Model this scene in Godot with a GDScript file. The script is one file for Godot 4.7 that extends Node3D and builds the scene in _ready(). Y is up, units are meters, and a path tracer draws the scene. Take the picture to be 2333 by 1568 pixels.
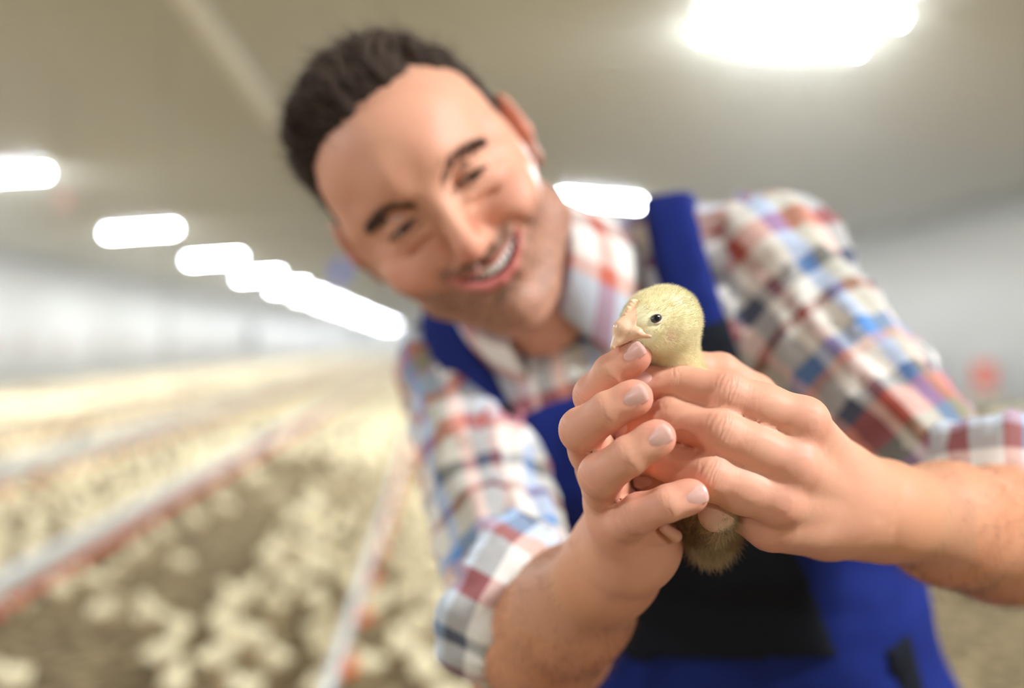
extends Node3D
# A poultry house: a man in plaid shirt and blue bib overalls holds one chick in both hands, the flock and its drinker lines behind him.

var mats := {}
var skin_relief: ImageTexture

const EXPOSURE := 1.75


func _ready() -> void:
	# camera: 35 mm lens wide open, focused on the hands
	var cam := Camera3D.new()
	cam.name = "camera"
	cam.position = Vector3(0, 1.05, 0)
	cam.basis = Basis(Vector3.UP, deg_to_rad(-4.2)) * Basis(Vector3.BACK, deg_to_rad(-0.3))
	cam.fov = 38.14
	cam.near = 0.05
	cam.far = 400.0
	var lens := CameraAttributesPhysical.new()
	lens.frustum_focal_length = 35.0
	lens.frustum_focus_distance = 0.474
	lens.exposure_aperture = 2.4
	lens.frustum_near = 0.05
	lens.frustum_far = 400.0
	cam.attributes = lens
	cam.fov = 38.14
	add_child(cam)
	# a closed house: no sky gets in
	var env := Environment.new()
	env.background_mode = Environment.BG_COLOR
	env.background_color = Color(0.55, 0.6, 0.66)
	env.tonemap_mode = Environment.TONE_MAPPER_LINEAR
	env.tonemap_exposure = EXPOSURE
	env.fog_enabled = true
	env.fog_light_color = Color(0.97, 0.97, 0.95)
	env.fog_density = 0.006
	env.sdfgi_enabled = true
	env.ssao_enabled = true
	env.ssil_enabled = true
	var we := WorldEnvironment.new()
	we.name = "environment"
	we.environment = env
	add_child(we)
	build_lamps()
	var t0 := Time.get_ticks_msec()
	build_house()
	build_lines()
	build_wall_things()
	print("house ", Time.get_ticks_msec() - t0)
	build_flock(cam)
	print("flock ", Time.get_ticks_msec() - t0)
	make_skin_relief()
	print("relief ", Time.get_ticks_msec() - t0)
	build_man()
	print("man ", Time.get_ticks_msec() - t0)
	build_held_chick()
	print("chick ", Time.get_ticks_msec() - t0)


# ---------- bookkeeping ----------
func tag(o: Node, label := "", category := "", group := "", kind := "") -> Node:
	if label: o.set_meta("label", label)
	if category: o.set_meta("category", category)
	if group: o.set_meta("group", group)
	if kind: o.set_meta("kind", kind)
	return o


func numbered(called: String) -> String:
	if not has_node(NodePath(called)): return called
	var i := 1
	while has_node(NodePath("%s_%03d" % [called, i])): i += 1
	return "%s_%03d" % [called, i]


var used_names := {}


func top_name(called: String) -> String:
	var n: int = used_names.get(called, 0)
	used_names[called] = n + 1
	return called if n == 0 else "%s_%03d" % [called, n]


func base(called: String, at := Vector3.ZERO, turn := 0.0) -> Node3D:
	var o := Node3D.new()
	o.name = top_name(called)
	add_child(o, true)
	o.position = at
	o.rotation.y = turn
	return o


func part(called: String, mesh: Mesh, mat: Material, parent: Node) -> MeshInstance3D:
	var o := MeshInstance3D.new()
	o.name = top_name(called) if parent == self else called
	o.mesh = mesh
	if mat: o.material_override = mat
	o.cast_shadow = GeometryInstance3D.SHADOW_CASTING_SETTING_ON
	parent.add_child(o, true)
	return o


func struct(called: String, mesh: Mesh, mat: Material) -> MeshInstance3D:
	var o := part(called, mesh, mat, self)
	o.set_meta("kind", "structure")
	return o


func mat(called: String, c: Color, rough := 0.7, metal := 0.0, spec := 0.5) -> StandardMaterial3D:
	if mats.has(called): return mats[called]
	var m := StandardMaterial3D.new()
	m.resource_name = called
	m.albedo_color = c
	m.roughness = rough
	m.metallic = metal
	m.metallic_specular = spec
	mats[called] = m
	return m


func glow(called: String, c: Color, energy: float) -> StandardMaterial3D:
	var m := mat(called, Color(0.9, 0.9, 0.9), 0.4)
	m.emission_enabled = true
	m.emission = c
	m.emission_energy_multiplier = energy
	return m


# ---------- plain shapes ----------
func box_into(st: SurfaceTool, c: Vector3, s: Vector3, bevel := 0.0) -> void:
	var h := s * 0.5
	var b := minf(bevel, minf(h.x, minf(h.y, h.z)) * 0.8)
	if b <= 0.0:
		var m := BoxMesh.new()
		m.size = s
		st.append_from(m, 0, Transform3D(Basis(), c))
		return
	var corner := func(sx: float, sy: float, sz: float, axis: int) -> Vector3:
		var p := Vector3(sx * h.x, sy * h.y, sz * h.z)
		for a in 3:
			if a != axis: p[a] -= signf(p[a]) * b
		return c + p
	var quad := func(p: Vector3, q: Vector3, r: Vector3, t: Vector3) -> void:
		var n := (q - p).cross(r - p)
		var mid := (p + q + r + t) * 0.25 - c
		var l := [p, q, r, p, r, t] if n.dot(mid) < 0.0 else [p, r, q, p, t, r]
		for v in l: st.add_vertex(v)
	st.set_smooth_group(-1)
	for a in 3:
		var u := (a + 1) % 3
		var w := (a + 2) % 3
		for sg in [-1.0, 1.0]:
			var k := []
			for e in [[-1.0, -1.0], [1.0, -1.0], [1.0, 1.0], [-1.0, 1.0]]:
				var v3 := Vector3.ZERO
				v3[a] = sg
				v3[u] = e[0]
				v3[w] = e[1]
				k.append(corner.call(v3.x, v3.y, v3.z, a))
			quad.call(k[0], k[1], k[2], k[3])
		for s1 in [-1.0, 1.0]:
			for s2 in [-1.0, 1.0]:
				var e1 := Vector3.ZERO
				e1[u] = s1
				e1[w] = s2
				e1[a] = -1.0
				var e2 := e1
				e2[a] = 1.0
				quad.call(corner.call(e1.x, e1.y, e1.z, u), corner.call(e2.x, e2.y, e2.z, u), corner.call(e2.x, e2.y, e2.z, w), corner.call(e1.x, e1.y, e1.z, w))
	for sx in [-1.0, 1.0]:
		for sy in [-1.0, 1.0]:
			for sz in [-1.0, 1.0]:
				var p: Vector3 = corner.call(sx, sy, sz, 0)
				quad.call(p, corner.call(sx, sy, sz, 1), corner.call(sx, sy, sz, 2), p)


func box(s: Vector3, c := Vector3.ZERO, bevel := 0.0) -> ArrayMesh:
	var st := SurfaceTool.new()
	st.begin(Mesh.PRIMITIVE_TRIANGLES)
	box_into(st, c, s, bevel)
	if bevel > 0.0: st.generate_normals()
	return st.commit()


# a surface of revolution round y: profile of (radius, height)
func lathe(profile: Array, sides := 20) -> ArrayMesh:
	var st := SurfaceTool.new()
	st.begin(Mesh.PRIMITIVE_TRIANGLES)
	st.set_smooth_group(0)
	for i in profile.size() - 1:
		var a: Vector2 = profile[i]
		var b: Vector2 = profile[i + 1]
		for j in sides:
			var t0 := TAU * j / sides
			var t1 := TAU * (j + 1) / sides
			var p := Vector3(cos(t0) * a.x, a.y, sin(t0) * a.x)
			var q := Vector3(cos(t1) * a.x, a.y, sin(t1) * a.x)
			var r := Vector3(cos(t1) * b.x, b.y, sin(t1) * b.x)
			var s := Vector3(cos(t0) * b.x, b.y, sin(t0) * b.x)
			if a.x > 0.0: for v in [p, r, q]: st.add_vertex(v)
			if b.x > 0.0: for v in [p, s, r]: st.add_vertex(v)
	st.generate_normals()
	return st.commit()


# a profile (x, y) swept straight along z from z0 to z1, with closed ends
func extrude(profile: PackedVector2Array, z0: float, z1: float, smooth := false) -> ArrayMesh:
	var st := SurfaceTool.new()
	st.begin(Mesh.PRIMITIVE_TRIANGLES)
	st.set_smooth_group(0 if smooth else -1)
	var n := profile.size()
	for i in n:
		var a := profile[i]
		var b := profile[(i + 1) % n]
		var p := Vector3(a.x, a.y, z0)
		var q := Vector3(b.x, b.y, z0)
		var r := Vector3(b.x, b.y, z1)
		var s := Vector3(a.x, a.y, z1)
		for v in [p, q, r, p, r, s]: st.add_vertex(v)
	st.set_smooth_group(-1)
	var t := Geometry2D.triangulate_polygon(profile)
	for i in range(0, t.size(), 3):
		for k in 3: st.add_vertex(Vector3(profile[t[i + k]].x, profile[t[i + k]].y, z0))
		for k in 3: st.add_vertex(Vector3(profile[t[i + 2 - k]].x, profile[t[i + 2 - k]].y, z1))
	st.generate_normals()
	return st.commit()


func ring_profile(r: float, sides := 16, at := Vector2.ZERO) -> PackedVector2Array:
	var p := PackedVector2Array()
	for i in sides: p.append(at + Vector2(cos(TAU * i / sides), sin(TAU * i / sides)) * r)
	return p


# ---------- sculpting: a distance field on a grid, meshed as surface nets ----------
class Field:
	var o: Vector3
	var c: float
	var nx: int
	var ny: int
	var nz: int
	var ofs := PackedInt32Array([0, 0, 0])
	var d := PackedFloat32Array()

	func _init(lo: Vector3, hi: Vector3, cell: float) -> void:
		o = lo
		c = cell
		nx = int(ceil((hi.x - lo.x) / cell)) + 1
		ny = int(ceil((hi.y - lo.y) / cell)) + 1
		nz = int(ceil((hi.z - lo.z) / cell)) + 1
		d.resize(nx * ny * nz)
		d.fill(1.0)

	# index range of a box, clipped to the grid: [x0, y0, z0, x1, y1, z1]
	func span(lo: Vector3, hi: Vector3) -> PackedInt32Array:
		var a := (lo - o) / c
		var b := (hi - o) / c
		return PackedInt32Array([maxi(0, int(floor(a.x))), maxi(0, int(floor(a.y))), maxi(0, int(floor(a.z))), mini(nx - 1, int(ceil(b.x))), mini(ny - 1, int(ceil(b.y))), mini(nz - 1, int(ceil(b.z)))])

	func put(i: int, v: float, k: float, cut: bool) -> void:
		var e := d[i]
		if cut:
			var g := -v
			var h := maxf(k - absf(e - g), 0.0)
			d[i] = maxf(e, g) + h * h * 0.25 / k
		else:
			var h := maxf(k - absf(e - v), 0.0)
			d[i] = minf(e, v) - h * h * 0.25 / k

	# tapered capsule, joined (or cut) with blending distance k
	func cap(a: Vector3, b: Vector3, ra: float, rb: float, k := 0.002, cut := false) -> void:
		var pad := maxf(ra, rb) + k + 2.5 * c
		var far := k + 2.5 * c
		var s := span(a.min(b) - Vector3.ONE * pad, a.max(b) + Vector3.ONE * pad)
		var ba := b - a
		var inv := 1.0 / maxf(ba.length_squared(), 1e-12)
		for z in range(s[2], s[5] + 1):
			for y in range(s[1], s[4] + 1):
				var i := (z * ny + y) * nx + s[0]
				var p := o + Vector3(s[0], y, z) * c - a
				for x in range(s[0], s[3] + 1):
					var t := clampf(p.dot(ba) * inv, 0.0, 1.0)
					var v := (p - ba * t).length() - (ra + (rb - ra) * t)
					if v < far:
						var e := d[i]
						if cut:
							var h := maxf(k - absf(e + v), 0.0)
							d[i] = maxf(e, -v) + h * h * 0.25 / k
						else:
							var h := maxf(k - absf(e - v), 0.0)
							d[i] = minf(e, v) - h * h * 0.25 / k
					i += 1
					p.x += c

	# ellipsoid in a turned frame (t: its axes and centre; r: its half axes)
	func egg(t: Transform3D, r: Vector3, k := 0.002, cut := false) -> void:
		var m := maxf(r.x, maxf(r.y, r.z)) + k + 2.5 * c
		var far := k + 2.5 * c
		var s := span(t.origin - Vector3.ONE * m, t.origin + Vector3.ONE * m)
		var inv := t.affine_inverse()
		var step := inv.basis.x * c
		for z in range(s[2], s[5] + 1):
			for y in range(s[1], s[4] + 1):
				var i := (z * ny + y) * nx + s[0]
				var p := inv * (o + Vector3(s[0], y, z) * c)
				for x in range(s[0], s[3] + 1):
					var q := p / r
					var k0 := q.length()
					var v := -r.x
					if k0 > 0.01: v = k0 * (k0 - 1.0) / (q / r).length()
					if v < far:
						var e := d[i]
						if cut:
							var h := maxf(k - absf(e + v), 0.0)
							d[i] = maxf(e, -v) + h * h * 0.25 / k
						else:
							var h := maxf(k - absf(e - v), 0.0)
							d[i] = minf(e, v) - h * h * 0.25 / k
					i += 1
					p += step

	func ball(p: Vector3, r: float, k := 0.002, cut := false) -> void:
		cap(p, p + Vector3(0, 1e-5, 0), r, r, k, cut)

	# keeps what lies behind the plane through p with outward normal n
	func clip(p: Vector3, n: Vector3, k := 0.001) -> void:
		var step := n.x * c
		for z in nz:
			for y in ny:
				var i := (z * ny + y) * nx
				var v := (o + Vector3(0, y, z) * c - p).dot(n)
				for x in nx:
					var e := d[i]
					if v > e - k:
						var h := maxf(k - absf(e - v), 0.0)
						d[i] = maxf(e, v) + h * h * 0.25 / k
					i += 1
					v += step

	func copy() -> Field:
		var f := Field.new(o, o, c)
		f.nx = nx
		f.ny = ny
		f.nz = nz
		f.d = d.duplicate()
		return f

	# an empty field on the same lattice, over the part of it between lo and hi
	func piece(lo: Vector3, hi: Vector3) -> Field:
		var s := span(lo, hi)
		var f := Field.new(o, o, c)
		f.o = o + Vector3(s[0], s[1], s[2]) * c
		f.ofs = PackedInt32Array([s[0], s[1], s[2]])
		f.nx = s[3] - s[0] + 1
		f.ny = s[4] - s[1] + 1
		f.nz = s[5] - s[2] + 1
		f.d.resize(f.nx * f.ny * f.nz)
		f.d.fill(1.0)
		return f

	# joins a finger (a piece of this lattice) softly to its palm and almost sharply to its neighbours
	func join(f: Field, palm: Field, k: float, k2: float) -> void:
		var s := f.ofs
		for z in f.nz:
			for y in f.ny:
				var j := (z * f.ny + y) * f.nx
				var i := ((z + s[2]) * ny + y + s[1]) * nx + s[0]
				for x in f.nx:
					var v := f.d[j]
					if v < 0.05:
						var w := palm.d[i]
						var h := maxf(k - absf(w - v), 0.0)
						v = minf(w, v) - h * h * 0.25 / k
						var e := d[i]
						h = maxf(k2 - absf(e - v), 0.0)
						d[i] = minf(e, v) - h * h * 0.25 / k2
					i += 1
					j += 1

	# surface nets: {v: points, t: triangles}
	func nets() -> Dictionary:
		var at := PackedInt32Array()
		at.resize(nx * ny * nz)
		at.fill(-1)
		var v := PackedVector3Array()
		var sxy := nx * ny
		var off := [0, 1, nx, nx + 1, sxy, sxy + 1, sxy + nx, sxy + nx + 1]
		var ends := [[0, 1], [2, 3], [4, 5], [6, 7], [0, 2], [1, 3], [4, 6], [5, 7], [0, 4], [1, 5], [2, 6], [3, 7]]
		var where := [Vector3(0, 0, 0), Vector3(1, 0, 0), Vector3(0, 1, 0), Vector3(1, 1, 0), Vector3(0, 0, 1), Vector3(1, 0, 1), Vector3(0, 1, 1), Vector3(1, 1, 1)]
		var cells := PackedInt32Array()
		for z in nz - 1:
			for y in ny - 1:
				var i := (z * ny + y) * nx
				var last := int(d[i] < 0.0) + int(d[i + nx] < 0.0) + int(d[i + sxy] < 0.0) + int(d[i + sxy + nx] < 0.0)
				for x in nx - 1:
					var n := i + 1
					var next := int(d[n] < 0.0) + int(d[n + nx] < 0.0) + int(d[n + sxy] < 0.0) + int(d[n + sxy + nx] < 0.0)
					var all := last + next
					if all != 0 and all != 8:
						var sum := Vector3.ZERO
						var hits := 0
						for e in ends:
							var a := d[i + off[e[0]]]
							var b := d[i + off[e[1]]]
							if (a < 0.0) != (b < 0.0):
								var p: Vector3 = where[e[0]]
								sum += p.lerp(where[e[1]], a / (a - b))
								hits += 1
						at[i] = v.size()
						v.append(o + (Vector3(x, y, z) + sum / hits) * c)
						cells.append(i)
					last = next
					i += 1
		var t := PackedInt32Array()
		var steps := [[1, nx, sxy], [nx, sxy, 1], [sxy, 1, nx]]
		for i in cells:
			var a := d[i] < 0.0
			for s in steps:
				if (d[i + s[0]] < 0.0) == a: continue
				if i - s[1] - s[2] < 0: continue
				var q0 := at[i]
				var q1 := at[i - s[1]]
				var q2 := at[i - s[1] - s[2]]
				var q3 := at[i - s[2]]
				if q1 < 0 or q2 < 0 or q3 < 0: continue
				if a: t.append_array(PackedInt32Array([q0, q2, q1, q0, q3, q2]))
				else: t.append_array(PackedInt32Array([q0, q1, q2, q0, q2, q3]))
		return {"v": v, "t": t}


func normals_of(v: PackedVector3Array, t: PackedInt32Array) -> PackedVector3Array:
	var n := PackedVector3Array()
	n.resize(v.size())
	for i in range(0, t.size(), 3):
		var a := v[t[i]]
		var m := (v[t[i + 2]] - a).cross(v[t[i + 1]] - a)
		n[t[i]] += m
		n[t[i + 1]] += m
		n[t[i + 2]] += m
	for i in n.size(): n[i] = n[i].normalized()
	return n


# evens out the lattice's small steps without shrinking the shape
func relax(v: PackedVector3Array, t: PackedInt32Array, rounds := 1) -> PackedVector3Array:
	for r in rounds * 2:
		var sum := PackedVector3Array()
		sum.resize(v.size())
		var cnt := PackedFloat32Array()
		cnt.resize(v.size())
		for i in range(0, t.size(), 3):
			var a := t[i]
			var b := t[i + 1]
			var c := t[i + 2]
			sum[a] += v[b] + v[c]
			sum[b] += v[a] + v[c]
			sum[c] += v[a] + v[b]
			cnt[a] += 2.0
			cnt[b] += 2.0
			cnt[c] += 2.0
		var amount := 0.55 if r % 2 == 0 else -0.57
		for i in v.size():
			if cnt[i] > 0.0: v[i] += (sum[i] / cnt[i] - v[i]) * amount
	return v


func mesh_of(v: PackedVector3Array, n: PackedVector3Array, t: PackedInt32Array, col := PackedColorArray(), uv := PackedVector2Array(), into: ArrayMesh = null) -> ArrayMesh:
	var a := []
	a.resize(Mesh.ARRAY_MAX)
	a[Mesh.ARRAY_VERTEX] = v
	a[Mesh.ARRAY_NORMAL] = n
	if t.size(): a[Mesh.ARRAY_INDEX] = t
	if col.size(): a[Mesh.ARRAY_COLOR] = col
	if uv.size(): a[Mesh.ARRAY_TEX_UV] = uv
	var m := into if into else ArrayMesh.new()
	m.add_surface_from_arrays(Mesh.PRIMITIVE_TRIANGLES, a)
	return m


func sculpt(f: Field, rounds := 1, at := Transform3D()) -> Dictionary:
	var s := f.nets()
	s.v = relax(s.v, s.t, rounds)
	if at != Transform3D(): s.v = at * (s.v as PackedVector3Array)
	s.n = normals_of(s.v, s.t)
	return s


# Bones give a point its place on a limb: chain, how far along (0..1 of the chain), angle round it.
# bone = [a, b, back-of-limb direction, chain, start, end, radius]
func bone_uv(p: Vector3, bones: Array, only: int) -> Array:
	var best := 1e9
	var at := -1
	for i in bones.size():
		var b: Array = bones[i]
		if only >= 0 and b[3] != only: continue
		var a: Vector3 = b[0]
		var ba: Vector3 = b[1] - a
		var t := clampf((p - a).dot(ba) / ba.length_squared(), 0.0, 1.0)
		var dist: float = p.distance_to(a + ba * t) - b[6]
		if dist < best:
			best = dist
			at = i
	var b: Array = bones[at]
	if b.size() > 7:
		# on a bent limb the planes through the joints part one bone from the next
		if (b[1] - p).dot(b[8]) < 0.0 and at + 1 < bones.size() and bones[at + 1][3] == b[3]: b = bones[at + 1]
		elif (p - b[0]).dot(b[7]) < 0.0 and at > 0 and bones[at - 1][3] == b[3]: b = bones[at - 1]
	var a: Vector3 = b[0]
	var ba: Vector3 = b[1] - a
	var t := (p - a).dot(ba) / ba.length_squared()
	var q := a + ba * clampf(t, 0.0, 1.0)
	var ax := ba.normalized()
	var e1: Vector3 = b[2]
	if b.size() > 7:
		# the joints' planes and backs are shared by both bones
		var d0: float = (p - a).dot(b[7])
		var d1: float = (b[1] - p).dot(b[8])
		t = d0 / maxf(d0 + d1, 1e-5)
		e1 = (b[9] as Vector3).lerp(b[10], clampf(t, 0.0, 1.0))
		ax = (b[7] as Vector3).lerp(b[8], clampf(t, 0.0, 1.0)).normalized()
	e1 = (e1 - ax * e1.dot(ax)).normalized()
	var w := p - q
	return [b[3], lerpf(b[4], b[5], clampf(t, -0.3, 1.3)), atan2(w.dot(ax.cross(e1)), w.dot(e1)) / TAU, best]


# unshared triangles with limb coordinates; scale turns (chain, along, angle) into a texture place
func limb_mesh(s: Dictionary, bones: Array, place: Callable, paint: Variant, into: ArrayMesh = null) -> ArrayMesh:
	var v: PackedVector3Array = s.v
	var n: PackedVector3Array = s.n
	var t: PackedInt32Array = s.t
	var own := []
	var col := PackedColorArray()
	for p in v.size():
		own.append(bone_uv(v[p], bones, -1))
		if paint: col.append(paint.call(v[p], n[p], own[p]))
	var ov := PackedVector3Array()
	var on := PackedVector3Array()
	var oc := PackedColorArray()
	var ou := PackedVector2Array()
	for i in range(0, t.size(), 3):
		var c: int = own[t[i]][0]
		var first: float = own[t[i]][2]
		for k in 3:
			var j := t[i + k]
			var w: Array = own[j]
			if w[0] != c: w = bone_uv(v[j], bones, c)
			var ang: float = w[2]
			if ang - first > 0.5: ang -= 1.0
			if ang - first < -0.5: ang += 1.0
			ov.append(v[j])
			on.append(n[j])
			ou.append(place.call(c, w[1], ang))
			if col.size(): oc.append(col[j])
	return mesh_of(ov, on, PackedInt32Array(), oc, ou, into)


func lin(r: float, g: float, b: float) -> Color:
	return Color(r / 255.0, g / 255.0, b / 255.0).srgb_to_linear()


# ---------- the house ----------
const LEFT := -11.1
const RIGHT := 9.45
const EAVE := 3.5
const RIDGE_X := -0.8
const NEAR_END := 24.0
const FAR_END := -150.0
const PITCH := 0.0725


func roof_y(x: float) -> float:
	return EAVE + PITCH * ((x - LEFT) if x < RIDGE_X else (RIGHT - x))


func noise(freq: float, octaves := 3, sd := 1) -> FastNoiseLite:
	var n := FastNoiseLite.new()
	n.seed = sd
	n.frequency = freq
	n.fractal_octaves = octaves
	return n


func noise_tex(freq: float, colors: Array, size := 512, sd := 1, octaves := 4) -> NoiseTexture2D:
	var t := NoiseTexture2D.new()
	t.width = size
	t.height = size
	t.seamless = true
	t.noise = noise(freq, octaves, sd)
	if colors.size():
		var g := Gradient.new()
		var offs := PackedFloat32Array()
		var cs := PackedColorArray()
		for c in colors:
			offs.append(c[0])
			cs.append(c[1])
		g.offsets = offs
		g.colors = cs
		t.color_ramp = g
	return t


func build_house() -> void:
	# litter: wood shavings and droppings
	var lm := mat("litter", Color.WHITE, 0.95, 0.0, 0.2)
	lm.albedo_texture = noise_tex(0.02, [[0.2, Color8(76, 64, 44)], [0.42, Color8(106, 90, 62)], [0.6, Color8(132, 113, 80)], [0.8, Color8(166, 147, 110)]], 1024, 5, 5)
	lm.uv1_triplanar = true
	lm.uv1_world_triplanar = true
	lm.uv1_scale = Vector3.ONE * 0.5
	lm.heightmap_enabled = true
	lm.heightmap_texture = noise_tex(0.06, [], 512, 9, 5)
	lm.heightmap_scale = 2.5
	var fl := struct("floor", box(Vector3(RIGHT - LEFT + 0.6, 0.2, NEAR_END - FAR_END + 0.6), Vector3((LEFT + RIGHT) / 2, -0.1, (NEAR_END + FAR_END) / 2)), lm)
	tag(fl, "brown wood-shaving litter floor of the poultry house", "floor")

	# walls of smooth white sandwich panels, joints every 1.2 m, on a grey plinth
	var wm := mat("wall_white", Color8(243, 243, 240), 0.45, 0.0, 0.4)
	for side in [["wall_left", LEFT, -1.0], ["wall_right", RIGHT, 1.0]]:
		var st := SurfaceTool.new()
		st.begin(Mesh.PRIMITIVE_TRIANGLES)
		var z := NEAR_END
		while z > FAR_END:
			box_into(st, Vector3(side[1] + side[2] * 0.1, EAVE * 0.5, z - 1.5), Vector3(0.2, EAVE + 0.1, 2.985), 0.012)
			z -= 3.0
		box_into(st, Vector3(side[1] + side[2] * 0.22, EAVE * 0.5, (NEAR_END + FAR_END) / 2), Vector3(0.1, EAVE + 0.3, NEAR_END - FAR_END + 0.4))
		st.generate_normals()
		tag(struct(side[0], st.commit(), wm), "long white panelled side wall on the %s of the house" % ("left" if side[2] < 0 else "right"), "wall")
	for e in [["wall_back", FAR_END - 0.1], ["wall_front", NEAR_END + 0.1]]:
		var prof := PackedVector2Array([Vector2(LEFT - 0.2, -0.1), Vector2(RIGHT + 0.2, -0.1), Vector2(RIGHT + 0.2, EAVE), Vector2(RIDGE_X, roof_y(RIDGE_X) + 0.1), Vector2(LEFT - 0.2, EAVE)])
		tag(struct(e[0], extrude(prof, e[1] - 0.1, e[1] + 0.1), wm), "white gable end wall", "wall")

	# ceiling: two slopes of ribbed sheet, the ribs running across the house
	var cm := mat("ceiling_sheet", Color8(198, 196, 184), 0.42, 0.0, 0.5)
	for half in [["ceiling", LEFT - 0.2, RIDGE_X], ["ceiling", RIDGE_X, RIGHT + 0.2]]:
		var st := SurfaceTool.new()
		st.begin(Mesh.PRIMITIVE_TRIANGLES)
		st.set_smooth_group(-1)
		var x0: float = half[1]
		var x1: float = half[2]
		var y0 := roof_y(x0)
		var y1 := roof_y(x1)
		var z := FAR_END
		var outline := PackedVector2Array()
		while z < NEAR_END:
			outline.append_array([Vector2(z, 0.0), Vector2(z + 0.30, 0.0), Vector2(z + 0.33, -0.028), Vector2(z + 0.39, -0.028), Vector2(z + 0.42, 0.0)])
			z += 0.42
		for i in outline.size() - 1:
			var a := outline[i]
			var b := outline[i + 1]
			var p := Vector3(x0, y0 + a.y, a.x)
			var q := Vector3(x1, y1 + a.y, a.x)
			var r := Vector3(x1, y1 + b.y, b.x)
			var s := Vector3(x0, y0 + b.y, b.x)
			for v in [p, r, q, p, s, r]: st.add_vertex(v)
		# the sheet's back
		var up := Vector3(0, 0.12, 0)
		var pa := Vector3(x0, y0, FAR_END) + up
		var pb := Vector3(x1, y1, FAR_END) + up
		var pc := Vector3(x1, y1, NEAR_END) + up
		var pd := Vector3(x0, y0, NEAR_END) + up
		for v in [pa, pb, pc, pa, pc, pd]: st.add_vertex(v)
		for e in [[pa, pb], [pb, pc], [pc, pd], [pd, pa]]:
			for v in [e[0], e[0] - up, e[1] - up, e[0], e[1] - up, e[1]]: st.add_vertex(v)
		st.generate_normals()
		tag(struct(half[0], st.commit(), cm), "ribbed olive-grey sheet ceiling sloping up from the %s wall" % ("left" if x0 < -2 else "right"), "ceiling")

	# trims: the angle along each eave, and the pale cable duct under the roof
	var tm := mat("trim_grey", Color8(168, 168, 158), 0.5)
	var k := 1
	for sx in [[LEFT, 1.0], [RIGHT, -1.0]]:
		var p2 := PackedVector2Array([Vector2(sx[0], EAVE + 0.0), Vector2(sx[0], EAVE - 0.16), Vector2(sx[0] + sx[1] * 0.04, EAVE - 0.16), Vector2(sx[0] + sx[1] * 0.06, EAVE - 0.05), Vector2(sx[0] + sx[1] * 0.22, EAVE - 0.03), Vector2(sx[0] + sx[1] * 0.22, EAVE + 0.0)])
		tag(struct("trim_%d" % k, extrude(p2, FAR_END, NEAR_END), tm), "grey angle trim along the top of the %s wall" % ("left" if k == 1 else "right"), "trim")
		k += 1
	var dm := mat("duct_pale", Color8(240, 236, 222), 0.5)
	tag(struct("trim_3", extrude(PackedVector2Array([Vector2(-2.24, roof_y(-2.2) - 0.13), Vector2(-2.10, roof_y(-2.2) - 0.13), Vector2(-2.08, roof_y(-2.1) - 0.11), Vector2(-2.08, roof_y(-2.1) + 0.02), Vector2(-2.26, roof_y(-2.2) + 0.02), Vector2(-2.26, roof_y(-2.2) - 0.11)]), FAR_END, NEAR_END), dm), "pale cable duct running under the ceiling above the man's left", "trim")
	tag(struct("trim_4", extrude(PackedVector2Array([Vector2(RIDGE_X - 0.12, roof_y(RIDGE_X) + 0.02), Vector2(RIDGE_X - 0.1, roof_y(RIDGE_X) - 0.03), Vector2(RIDGE_X + 0.1, roof_y(RIDGE_X) - 0.03), Vector2(RIDGE_X + 0.12, roof_y(RIDGE_X) + 0.02)]), FAR_END, NEAR_END), cm), "ridge capping strip of the ceiling", "trim")


const ORDINALS := ["first", "second", "third", "fourth", "fifth", "sixth", "seventh", "eighth", "ninth", "tenth", "eleventh", "twelfth", "thirteenth", "fourteenth", "fifteenth", "sixteenth", "seventeenth", "eighteenth", "nineteenth", "twentieth"]
const LAMP_POWER := 22.0


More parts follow.
